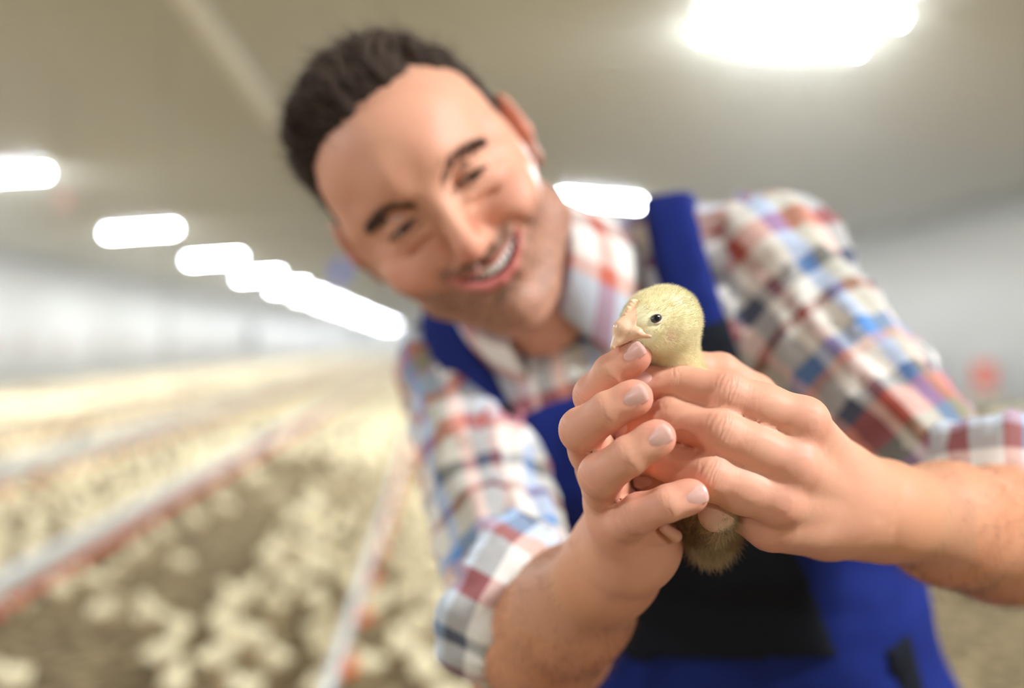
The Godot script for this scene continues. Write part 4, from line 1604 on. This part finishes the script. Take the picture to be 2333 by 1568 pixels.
	# rolled cuffs: two thick turns of cloth round the forearm
	for a in cuffs:
		var ax: Vector3 = a[1]
		var c1: Vector3 = a[0]
		var c0: Vector3 = c1 - ax * 0.046
		var f := Field.new(c0.min(c1) - Vector3.ONE * 0.09, c0.max(c1) + Vector3.ONE * 0.09, 0.005)
		f.cap(c0 - ax * 0.03, c1 + ax * 0.03, a[2] + 0.016, a[2] + 0.010, 0.004)
		f.clip(c1, ax, 0.008)
		f.clip(c0, -ax, 0.008)
		f.cap(c1 - ax * 0.006, c1 + ax * 0.05, a[2] + 0.001, a[2] + 0.001, 0.004, true)
		var s := sculpt(f, 1)
		var cbn := [[c0, c1, Vector3(0, -1, 0) if absf(ax.y) < 0.7 else Vector3(0, 0, -1), 0, 0.88, 0.88 + 0.046 / 0.30, 0.06]]
		s.v = folds(s, cbn, 0.004)
		s.n = normals_of(s.v, s.t)
		s.v = shifted(s.v, -o)
		part("rolled_cuff", limb_mesh(s, local_bones(cbn, -o), func(_c: int, along: float, ang: float) -> Vector2: return Vector2(along, ang * 0.42 / 0.30), null), cloth, shirt_part)

	# collar: stand and turned-down leaf, open in front
	var coll := SurfaceTool.new()
	coll.begin(Mesh.PRIMITIVE_TRIANGLES)
	coll.set_smooth_group(0)
	var nc := nbase
	var ny := naxis
	var nx := (e1 - ny * e1.dot(ny)).normalized()
	var nz := nx.cross(ny)
	var prof := [[-0.018, 0.060], [0.040, 0.057], [0.046, 0.060], [0.044, 0.065], [0.014, 0.075], [-0.020, 0.084], [-0.024, 0.080], [0.010, 0.069], [0.036, 0.063]]
	var rows := 48
	var cp := func(i: int, k: int) -> Vector3:
		var a := lerpf(-2.72, 2.72, float(i) / rows)
		var front := pow(absf(a) / 2.72, 4.0)
		var hgt: float = prof[k][0]
		var r: float = prof[k][1]
		if k >= 4 and k <= 7: 
			hgt -= front * (0.030 if k == 5 or k == 6 else 0.012)
			r += front * 0.012
		hgt -= 0.030 * front
		return nc + ny * hgt + nx * (sin(a) * r * 1.06) - nz * (cos(a) * r)
	for i in rows:
		for k in prof.size() - 1:
			var p: Vector3 = cp.call(i, k)
			var q: Vector3 = cp.call(i + 1, k)
			var r2: Vector3 = cp.call(i + 1, k + 1)
			var s2: Vector3 = cp.call(i, k + 1)
			var uvs := [Vector2(i * 0.012, k * 0.09), Vector2((i + 1) * 0.012, k * 0.09), Vector2((i + 1) * 0.012, (k + 1) * 0.09), Vector2(i * 0.012, (k + 1) * 0.09)]
			var vs := [p, q, r2, s2]
			for e in [0, 1, 2, 0, 2, 3]:
				coll.set_uv(uvs[e] * 1.6)
				coll.add_vertex(vs[e] - o)
	coll.generate_normals()
	part("collar", coll.commit(), cloth, shirt_part)
	var button := lathe([Vector2(0.0, 0.0), Vector2(0.0058, 0.0), Vector2(0.0058, 0.0016), Vector2(0.0045, 0.0024), Vector2(0.0036, 0.0016), Vector2(0.0, 0.0016)], 14)
	for h in [0.435, 0.36]:
		var bp: Vector3 = at.call(-0.008, h, 0.112)
		part("button", button, mat("button_white", Color8(232, 228, 220), 0.3), shirt_part).transform = Transform3D(Basis(e1, e3, -e2), bp - o)

	# ----- bib overalls, over the shirt
	var blue := mat("overall_blue", Color8(22, 37, 106), 0.8, 0.0, 0.25)
	blue.heightmap_enabled = true
	blue.heightmap_texture = noise_tex(0.35, [], 256, 13, 2)
	blue.heightmap_scale = 0.05
	blue.uv1_triplanar = true
	blue.uv1_scale = Vector3.ONE * 6.0
	var black := mat("overall_black", Color8(22, 24, 32), 0.85, 0.0, 0.25)
	var suit := grown(trunk, 0.0120, hip, e1, e2, e3, func(u: float, h: float, w: float) -> float:
		# bib in front, sides rising to the waist, all round below
		var bib := maxf(absf(u + 0.012) - (0.108 + maxf(0.0, 0.32 - h) * 0.22), maxf(h - 0.415, -w))
		var waist := h - (0.185 + 0.04 * clampf(absf(u) / 0.15, 0.0, 1.0))
		return minf(bib, waist))
	# trousers of the bent legs, and their boots
	var suit_s := sculpt(suit, 1)
	suit_s.v = folds(suit_s, [sb[0], sb[1]], 0.004)
	suit_s.n = normals_of(suit_s.v, suit_s.t)
	var suit_mesh := mesh_of(shifted(suit_s.v, -o), suit_s.n, suit_s.t)
	var overalls := part("bib_overalls", suit_mesh, blue, man)
	var fwd := Vector3(toward.x, 0, toward.z).normalized()
	var sidew := Vector3(right.x, 0, right.z).normalized()
	for s in [-1.0, 1.0]:
		var hp: Vector3 = hip + sidew * (s * 0.09) - e2 * 0.02
		var ankle: Vector3 = Vector3(hip.x, 0.10, hip.z) + sidew * (s * 0.16) - fwd * 0.02
		var knee: Vector3 = (hp + ankle) * 0.5 + fwd * 0.20 + sidew * (s * 0.10)
		var lo := hp.min(ankle).min(knee) - Vector3.ONE * 0.13
		var hi := hp.max(ankle).max(knee) + Vector3.ONE * 0.13
		var f := Field.new(lo, hi, 0.012)
		f.cap(hp, knee, 0.098, 0.074, 0.03)
		f.cap(knee, ankle, 0.074, 0.060, 0.03)
		var g := sculpt(f, 1)
		mesh_of(shifted(g.v, -o), g.n, g.t, PackedColorArray(), PackedVector2Array(), suit_mesh)
		var bf := Field.new(ankle - Vector3(0.2, 0.12, 0.25), ankle + Vector3(0.2, 0.1, 0.25), 0.009)
		bf.cap(ankle - fwd * 0.05 - Vector3(0, 0.055, 0), ankle + fwd * 0.15 - Vector3(0, 0.060, 0), 0.042, 0.040, 0.02)
		bf.cap(ankle + Vector3(0, 0.05, 0), ankle - Vector3(0, 0.05, 0) - fwd * 0.01, 0.052, 0.045, 0.03)
		bf.clip(Vector3(0, 0.006, 0), Vector3.DOWN)
		var b := sculpt(bf, 1)
		part("boot", mesh_of(shifted(b.v, -o), b.n, b.t), mat("boot_green", Color8(60, 66, 52), 0.5), man)

	# straps over the shoulders, with their black elastic ends; pockets
	for s in [-1.0, 1.0]:
		var uc: float = 0.105 if s > 0.0 else -0.106
		var tilt: float = 0.15 if s > 0.0 else 0.32
		var line := func(u: float, h: float) -> float: return absf(u - uc + (tilt * s) * (h - 0.47) * -1.0 * (1.0 if s < 0.0 else 0.35)) - 0.0215
		var sp := grown(trunk, 0.0165, hip, e1, e2, e3, func(u: float, h: float, w: float) -> float: return maxf(line.call(u, h), 0.425 - h if w > 0.0 else 0.20 - h))
		var q := sculpt(sp, 1)
		part("strap", mesh_of(shifted(q.v, -o), q.n, q.t), blue, overalls)
		var sp2 := grown(trunk, 0.0180, hip, e1, e2, e3, func(u: float, h: float, w: float) -> float: return maxf(maxf(line.call(u, h) - 0.001, absf(h - 0.415) - 0.022), -w))
		q = sculpt(sp2, 1)
		tag(part("strap_end", mesh_of(shifted(q.v, -o), q.n, q.t), black, overalls), "black elastic strap end")
	var pk := grown(trunk, 0.0165, hip, e1, e2, e3, func(u: float, h: float, w: float) -> float: return maxf(maxf(absf(u - 0.022 - 0.00 * h) - 0.086, absf(h + 0.27 * (u - 0.022) - 0.222) - 0.062), -w))
	var pq := sculpt(pk, 1)
	tag(part("bib_pocket", mesh_of(shifted(pq.v, -o), pq.n, pq.t), black, overalls), "black bib pocket")
	var pk2 := grown(trunk, 0.0155, hip, e1, e2, e3, func(u: float, h: float, w: float) -> float: return maxf(maxf(absf(u - 0.148 - 0.12 * (h - 0.08)) - 0.013, h - 0.125), -w - 0.05))
	pq = sculpt(pk2, 1)
	tag(part("side_pocket", mesh_of(shifted(pq.v, -o), pq.n, pq.t), black, overalls), "dark side pocket edging")


# the layer of cloth that lies on a trunk where mask (in the trunk's own u, h, w) is negative
func grown(trunk: Field, thick: float, hip: Vector3, e1: Vector3, e2: Vector3, e3: Vector3, mask: Callable) -> Field:
	var f := trunk.copy()
	for z in f.nz:
		for y in f.ny:
			var i := (z * f.ny + y) * f.nx
			for x in f.nx:
				var e := f.d[i] - thick
				if e < 0.03 and e > -0.05:
					var p := f.o + Vector3(x, y, z) * f.c - hip
					e = maxf(e, maxf(mask.call(p.dot(e1), p.dot(e2), p.dot(e3)), -e - 0.03))
				elif e <= -0.05:
					e = 0.02
				f.d[i] = e
				i += 1
	return f


func local_bones(bones: Array, by: Vector3) -> Array:
	var out := []
	for b in bones:
		var c: Array = b.duplicate()
		c[0] += by
		c[1] += by
		out.append(c)
	return out


func paint_at(paint: Callable, by: Vector3) -> Callable:
	return func(p: Vector3, n: Vector3, uv: Array) -> Color: return paint.call(p + by, n, uv)


# creases of cloth: ridges that run round and slantwise across a limb
func folds(s: Dictionary, bones: Array, amount: float) -> PackedVector3Array:
	var v: PackedVector3Array = s.v
	var n: PackedVector3Array = s.n
	var a := noise(1.0, 2, 51)
	var b := noise(1.0, 2, 52)
	for i in v.size():
		var w := bone_uv(v[i], bones, -1)
		var ang: float = w[2] * TAU
		var x := cos(ang) * 1.3
		var y := sin(ang) * 1.3
		var r := 1.0 - absf(a.get_noise_3d(x, y, w[1] * 3.4 + w[2] * 2.0)) * 3.2
		var q := b.get_noise_3d(x * 0.8, y * 0.8, w[1] * 1.8)
		v[i] += n[i] * (amount * (maxf(r, -0.6) * 0.75 + q * 1.2))
	return v


# ---------- the head ----------
func mm3(x: float, y: float, z: float) -> Vector3:
	return Vector3(x, y, z) * 0.001


func ear_into(f: Field, s: float) -> void:
	# a leaning dish with a rolled rim and a lobe
	var b := Basis(Vector3.UP, s * 0.36) * Basis(Vector3.RIGHT, -0.18) * Basis(Vector3.BACK, s * -0.10)
	var c := mm3(s * 78, -10, -92)
	f.egg(Transform3D(b, c), Vector3(0.0062, 0.028, 0.0155), 0.003)
	f.egg(Transform3D(b, c + b * mm3(-s * 2, -25, 6)), Vector3(0.0062, 0.012, 0.010), 0.006)
	f.egg(Transform3D(b, c + b * mm3(s * 6.5, -3, 3)), Vector3(0.0062, 0.018, 0.0095), 0.003, true)
	var last := Vector3.ZERO
	for i in 15:
		var a := -0.6 + 4.3 * i / 14.0
		var p := c + b * (Vector3(s * 0.0035, sin(a) * 0.0268, -cos(a) * 0.0146) * 1.0)
		if i: f.cap(last, p, 0.0031, 0.0031, 0.002)
		last = p
	f.cap(c + b * mm3(s * 3, 12, -2), c + b * mm3(s * 4, -12, -7), 0.0026, 0.003, 0.003)
	f.ball(c + b * mm3(s * 1, -6, 13), 0.005, 0.004)
	f.cap(c, mm3(s * 66, -14, -88), 0.010, 0.014, 0.006)


func build_head(man: Node3D, head: Transform3D, neck: Vector3, chest: Vector3, o: Vector3) -> void:
	var inv := head.affine_inverse()
	var f := Field.new(mm3(-104, -190, -220), mm3(130, 128, 56), 0.0026)
	# skull, face, cheeks, jaw
	f.egg(Transform3D(Basis(), mm3(0, 20, -88)), mm3(76, 77, 98), 0.01)
	f.egg(Transform3D(Basis(), mm3(0, 40, -58)), mm3(64, 50, 66), 0.02)
	f.egg(Transform3D(Basis(), mm3(0, -36, -48)), mm3(62, 80, 58), 0.025)
	for s in [-1.0, 1.0]:
		f.ball(mm3(s * 45, -34, -16), 0.0215, 0.022)
		f.egg(Transform3D(Basis(), mm3(s * 40, -42, -3)), mm3(17, 15, 16), 0.012)
		f.cap(mm3(s * 57, -40, -82), mm3(s * 53 + 5, -76, -64), 0.012, 0.015, 0.02)
		f.cap(mm3(s * 50 + 7, -76, -60), mm3(s * 19 + 3, -106, -13), 0.0155, 0.0138, 0.02)
		f.cap(mm3(s * 8, 15, 1.5), mm3(s * 42, 17, -11), 0.0085, 0.008, 0.012)
		f.ball(mm3(s * 16, 26, 0), 0.012, 0.02)
		f.cap(mm3(s * 58, 6, -36), mm3(s * 60, -28, -48), 0.013, 0.013, 0.02)
	f.ball(mm3(0, -107, -4), 0.0165, 0.018)
	f.ball(mm3(-7, -108, -3), 0.011, 0.012)
	f.ball(mm3(7, -108, -3), 0.011, 0.012)
	f.cap(mm3(0, -94, 3), mm3(0, -88, 2), 0.012, 0.012, 0.012)
	# eye sockets
	for s in [-1.0, 1.0]:
		f.egg(Transform3D(Basis(Vector3.BACK, s * -0.1), mm3(s * 31, 0, 13)), mm3(17, 11, 15), 0.010, true)
	# nose
	f.cap(mm3(0, 8, 5), mm3(0, -34, 24), 0.0075, 0.0085, 0.010)
	f.ball(mm3(0, -40, 24), 0.0105, 0.006)
	for s in [-1.0, 1.0]:
		f.egg(Transform3D(Basis(Vector3.UP, s * 0.5), mm3(s * 12.5, -43, 12)), mm3(7, 7, 9.5), 0.005)
		f.egg(Transform3D(Basis(Vector3.UP, s * 0.3), mm3(s * 7, -50, 18)), mm3(3.6, 3.0, 5.5), 0.002, true)
		# lids over the eyes, half closed
		f.egg(Transform3D(Basis(), mm3(s * 31, -1, -4)), mm3(15, 12.5, 12.8), 0.004)
		f.egg(Transform3D(Basis(Vector3.BACK, s * -0.12), mm3(s * 31, -3.2, 8)), mm3(12.5, 1.7, 6), 0.0015, true)
		f.cap(mm3(s * 18, 6, 7), mm3(s * 44, 6.5, -2), 0.0016, 0.0018, 0.003, true)
		f.cap(mm3(s * 20, -13, 7), mm3(s * 44, -13, -2), 0.0025, 0.0025, 0.006)
		f.cap(mm3(s * 19, -19, 6), mm3(s * 40, -22, 1), 0.0018, 0.0018, 0.005, true)
		# laugh lines
		f.cap(mm3(s * 16 + 2, -40, 14), mm3(s * 34 + 2, -47, 15), 0.0040, 0.0046, 0.005, true)
		f.cap(mm3(s * 34 + 2, -47, 15), mm3(s * 43 + 3, -68, 5), 0.0046, 0.0032, 0.005, true)
	# mouth: lips over an open smile
	var arc := [mm3(-26, -52.5, 9), mm3(-18, -58.5, 15.5), mm3(-7.5, -63, 20), mm3(4, -64.5, 21.5), mm3(15, -63, 20), mm3(26, -58, 14.5), mm3(35, -51, 5)]
	f.egg(Transform3D(Basis(), mm3(0, -65, -2)), mm3(34, 22, 21), 0.014)
	var open := [0.8, 3.0, 4.4, 5.0, 4.6, 3.4, 0.8]
	for i in 6:
		var a: Vector3 = arc[i]
		var b: Vector3 = arc[i + 1]
		f.cap(a + mm3(0, open[i] * 0.75 + 2.6, -2.8), b + mm3(0, open[i + 1] * 0.75 + 2.6, -2.8), 0.0040, 0.0040, 0.004)
		f.cap(a - mm3(0, open[i] * 1.0 + 3.0, 2.6), b - mm3(0, open[i + 1] * 1.0 + 3.0, 2.6), 0.0048, 0.0048, 0.004)
	for i in 6:
		for deep in [2.0, -6.0]:
			f.cap(arc[i] + mm3(0, 0, deep), arc[i + 1] + mm3(0, 0, deep), open[i] * 0.001, open[i + 1] * 0.001, 0.0015, true)
	f.cap(mm3(0, -51, 20), mm3(0, -57, 20), 0.0020, 0.0018, 0.005, true)
	f.cap(mm3(-10, -82, 14), mm3(10, -82, 14), 0.004, 0.004, 0.010, true)
	for s in [-1.0, 1.0]: ear_into(f, s)
	# neck, down into the collar
	var nk := inv * neck
	f.cap(mm3(0, -58, -108), nk, 0.042, 0.047, 0.025)
	f.cap(mm3(0, -85, -50), nk, 0.020, 0.045, 0.03)
	f.cap(nk, inv * chest, 0.048, 0.060, 0.03)
	var s := sculpt(f, 1)

	# colours of the skin, lips, stubble (beard shadow with a grain of its own)
	var lv: PackedVector3Array = s.v
	var col := PackedColorArray()
	var skin := skin_color()
	var flush := lin(218, 138, 116)
	var lip := lin(208, 122, 112)
	var stub := lin(112, 84, 68)
	var inner := lin(96, 36, 34)
	var grain := noise(420.0, 2, 61)
	var soft := noise(28.0, 3, 62)
	for p in lv:
		var q := p * 1000.0
		var c := skin
		var k := soft.get_noise_3dv(p) * 0.3
		for e in [[Vector3(-44, -36, 2), 24.0, 0.5], [Vector3(44, -36, 2), 24.0, 0.5], [Vector3(0, -42, 34), 15.0, 0.45], [Vector3(80, -8, -92), 34.0, 0.6], [Vector3(-80, -8, -92), 34.0, 0.6]]:
			k += e[2] * exp(-q.distance_squared_to(e[0]) / (e[1] * e[1]))
		c = c.lerp(flush, clampf(k, 0.0, 1.0))
		# stubble: moustache, chin, jaw, sideburns
		var b := 0.0
		if q.z > -96.0:
			var jaw := clampf((-50.0 - q.y + 0.42 * clampf(absf(q.x) - 30.0, -10.0, 40.0)) / 12.0, 0.0, 1.0) * clampf((q.y + 150.0) / 25.0, 0.0, 1.0)
			var cheek := clampf((absf(q.x) - 50.0) / 8.0, 0.0, 1.0) * clampf((-14.0 - q.y) / 14.0, 0.0, 1.0) * clampf((-30.0 - q.z) / 14.0, 0.0, 1.0)
			var lipup := exp(-pow((q.y + 53.0 - 0.006 * q.x * q.x * 0.6) / 6.5, 2.0)) * clampf((36.0 - absf(q.x)) / 8.0, 0.0, 1.0) * clampf((q.z - 2.0) / 8.0, 0.0, 1.0)
			b = maxf(maxf(jaw * 0.62, cheek * 0.6), lipup * 1.4)
			b = maxf(b, 1.0 * exp(-pow(q.x / 13.0, 2.0) - pow((q.y + 84.0) / 9.0, 2.0)) * clampf((q.z) / 8.0, 0.0, 1.0))
			if q.y < -112.0: b *= 0.5
			if q.y > -47.5 and absf(q.x) < 15.0: b = 0.0
		b *= 0.85 + 0.9 * grain.get_noise_3dv(p)
		c = c.lerp(stub, clampf(b, 0.0, 0.85))
		# lips and the inside of the mouth
		var mx := q.x - 4.0
		var ly := -64.5 + 12.5 * pow(mx / 31.0, 2.0)
		var lo := 5.0 * (1.0 - pow(clampf(absf(mx) / 31.0, 0.0, 1.0), 2.0))
		var lz := 21.0 - 14.0 * pow(mx / 31.0, 2.0)
		if absf(mx) < 32.0 and q.z > lz - 14.0 and q.z < lz + 6.0:
			var dy := q.y - ly
			var edge := lo + 4.6 - 2.5 * absf(mx) / 31.0
			if dy > -edge - 2.2 and dy < edge - 0.8: c = lip
			if q.z < lz - 5.0 and absf(dy) < lo + 1.0: c = inner
		col.append(c)
	var body := MeshInstance3D.new()
	body.name = "body"
	var bm := mesh_of(shifted(head * lv, -o), Transform3D(head.basis, Vector3.ZERO) * (s.n as PackedVector3Array), s.t, col)
	body.mesh = bm
	man.add_child(body, true)
	var fm := skin_mat("face_skin")
	fm.roughness = 0.5
	bm.surface_set_material(0, fm)

	var local := Transform3D(Basis(), -o) * head
	# eyes: balls behind the lids, looking down at the chick
	var ball := SphereMesh.new()
	ball.radius = 0.0116
	ball.height = 0.0232
	for e in [-1.0, 1.0]:
		var eye := part("eye", ball, mat("eye_white", Color8(226, 216, 206), 0.15), man)
		eye.transform = local * Transform3D(Basis(Vector3.RIGHT, 0.30) * Basis(Vector3.UP, 0.22), mm3(e * 31, -2, -4.5))
		part("iris", lathe([Vector2(0.0, 0.0119), Vector2(0.003, 0.01175), Vector2(0.0062, 0.0101), Vector2(0.0062, 0.0095), Vector2(0.0, 0.0095)], 20), mat("iris_brown", Color8(44, 32, 28), 0.1), eye).basis = Basis(Vector3.RIGHT, PI / 2)
		# lashes along the upper lid, and the brow
		var lash := []
		var brow := []
		var rng := RandomNumberGenerator.new()
		rng.seed = 5 + int(e)
		for i in 90:
			var u := rng.randf_range(-1.0, 1.0)
			var p := mm3(e * 31 + u * 12.5, -1.6 + 1.8 * (1.0 - u * u) - e * u * 1.2, 9.4 - 3.8 * u * u - e * u * 2.2)
			lash.append([p, Vector3(u * 0.35, -0.55, 0.8).normalized(), 0.0062, 0.00035, Vector3(0, 0.001, 0)])
		for i in 1700:
			var u := rng.randf()
			var across := rng.randfn() * (1.0 - u * 0.5) * 3.2
			var x := 8.0 + 41.0 * u
			var p := mm3(e * x, 9.0 + 6.5 * sin(u * 2.3) + across - 3.0 * u, 0.0)
			p.z = surface_z(f, p.x, p.y)
			brow.append([p - Vector3(0, 0, 0.0006), Vector3(e * (0.75 + 0.3 * u), 0.75 - 1.1 * u, 0.25).normalized(), rng.randf_range(0.005, 0.0085), 0.00026, Vector3(0, 0, -0.001)])
		part("eyelashes", strands(lash), mat("lash_dark", Color8(30, 22, 20), 0.5), man).transform = local
		part("eyebrow", strands(brow), mat("brow_brown", Color8(84, 62, 49), 0.65), man).transform = local
	# teeth
	var tooth := SurfaceTool.new()
	tooth.begin(Mesh.PRIMITIVE_TRIANGLES)
	tooth.set_smooth_group(0)
	for i in 12:
		var u := (i - 5.5) / 5.5
		var tw: float = [4.2, 4.4, 4.4, 4.6, 4.8, 5.8, 5.8, 4.8, 4.6, 4.4, 4.4, 4.2][i]
		var x := u * 25.5 + 4.0
		var z := 15.5 - 12.0 * u * u
		var y := -61.5 + 8.5 * u * u
		var bt := Basis(Vector3.UP, -u * -0.75)
		tooth.append_from(box(Vector3(tw, 10.0 - 2.5 * absf(u), 5.0) * 0.001, Vector3.ZERO, 0.0012), 0, Transform3D(bt, mm3(x, y, z)))
	part("teeth", tooth.commit(), mat("teeth", Color8(238, 232, 220), 0.2), man).transform = local

	# hair: a cap combed up and to the side, short at the ears
	var h := Field.new(mm3(-96, -62, -204), mm3(96, 140, 26), 0.0032)
	h.egg(Transform3D(Basis(), mm3(0, 19, -90)), mm3(79.5, 80, 101), 0.01)
	h.egg(Transform3D(Basis(Vector3.BACK, 0.04), mm3(-4, 66, -74)), mm3(68, 49, 70), 0.02)
	h.egg(Transform3D(Basis(Vector3.BACK, 0.1), mm3(-10, 88, -62)), mm3(52, 31, 50), 0.02)
	h.cap(mm3(16, 146, -10), mm3(22, 128, -70), 0.012, 0.003, 0.014, true)
	var hf := h
	for z in hf.nz:
		for y in hf.ny:
			var i := (z * hf.ny + y) * hf.nx
			for x in hf.nx:
				var e := hf.d[i]
				if e < 0.02 and e > -0.03:
					var q := (hf.o + Vector3(x, y, z) * hf.c) * 1000.0
					# front hairline, temples, sideburns, nape
					var ax := absf(q.x)
					var line := -16.0 - 20.0 * pow(ax / 55.0, 2.0) - 13.0 * exp(-pow((q.x - 44.0) / 13.0, 2.0)) - 5.0 * exp(-pow((q.x + 46.0) / 13.0, 2.0))
					if q.y < 56.0: line = minf(line, -40.0 - clampf((56.0 - q.y) * 0.5, 0.0, 12.0))
					if q.y < 2.0: line -= (2.0 - q.y) * 0.9
					var cut := (q.z - line) * 0.001
					var low := (-22.0 + clampf((-82.0 - q.z) * 0.0, 0.0, 40.0) - q.y) * 0.001
					if q.z < -104.0: low = (-58.0 - q.y) * 0.001
					# round the ears
					var er := (24.0 - Vector2(q.z + 94.0, q.y + 8.0).length()) * 0.001 if ax > 60.0 else -1.0
					hf.d[i] = maxf(e, maxf(maxf(cut, low), er))
				elif e <= -0.03: hf.d[i] = 0.01
				i += 1
	var hs := sculpt(h, 1)
	var hn: PackedVector3Array = hs.n
	var hv: PackedVector3Array = hs.v
	var lock := noise(1.0, 3, 71)
	for i in hv.size():
		var p := hv[i] * 1000.0
		# locks run from the hairline back and to the side
		var across := p.x * 0.9 + p.z * 0.35
		var along := p.z - p.x * 0.4
		var w := lock.get_noise_3d(across * 0.16, along * 0.018, p.y * 0.02)
		var long := clampf((p.y - 20.0) / 50.0, 0.08, 1.0)
		hv[i] += hn[i] * (w * 0.0085 * long)
	hs.v = hv
	hs.n = normals_of(hv, hs.t)
	var hair_m := mat("hair_brown", Color8(58, 46, 38), 0.7, 0.0, 0.2)
	var hair := part("hair", mesh_of(hs.v, hs.n, hs.t), hair_m, man)
	hair.transform = local
	var rng2 := RandomNumberGenerator.new()
	rng2.seed = 3
	var list := []
	var pale := []
	for q in scatter(hs, 15000, rng2, func(p: Vector3, _m: Vector3) -> float: return 1.0):
		var p: Vector3 = q[0]
		var m: Vector3 = q[1]
		var y := p.y * 1000.0
		var longness := clampf((y - 12.0) / 50.0, 0.0, 1.0)
		var comb := Vector3(-0.45, 0.35, -0.85) if longness > 0.3 else Vector3(0, -0.7, -0.6)
		comb = (comb - m * m.dot(comb)).normalized()
		var jit := Vector3(rng2.randfn(), rng2.randfn(), rng2.randfn()) * 0.16
		var ln := lerpf(0.004, 0.026, longness) * rng2.randf_range(0.6, 1.2)
		var st := [p - m * 0.001, (comb + m * lerpf(0.5, 0.28, longness) + jit).normalized(), ln, 0.00022, -m * ln * 0.22]
		if rng2.randf() < 0.35: pale.append(st)
		else: list.append(st)
	var hp := part("strands", strands(list), mat("hair_dark", Color8(62, 48, 39), 0.5, 0.0, 0.35), hair)
	hp.set_meta("kind", "stuff")
	var gp := part("grey_strands", strands(pale), mat("hair_light", Color8(122, 102, 84), 0.5, 0.0, 0.35), hair)
	gp.set_meta("kind", "stuff")


# where the front of a head's surface lies
func surface_z(f: Field, x: float, y: float) -> float:
	var ix := int(round((x - f.o.x) / f.c))
	var iy := int(round((y - f.o.y) / f.c))
	for z in range(f.nz - 1, -1, -1):
		if f.d[(z * f.ny + iy) * f.nx + ix] < 0.0: return f.o.z + z * f.c
	return 0.0
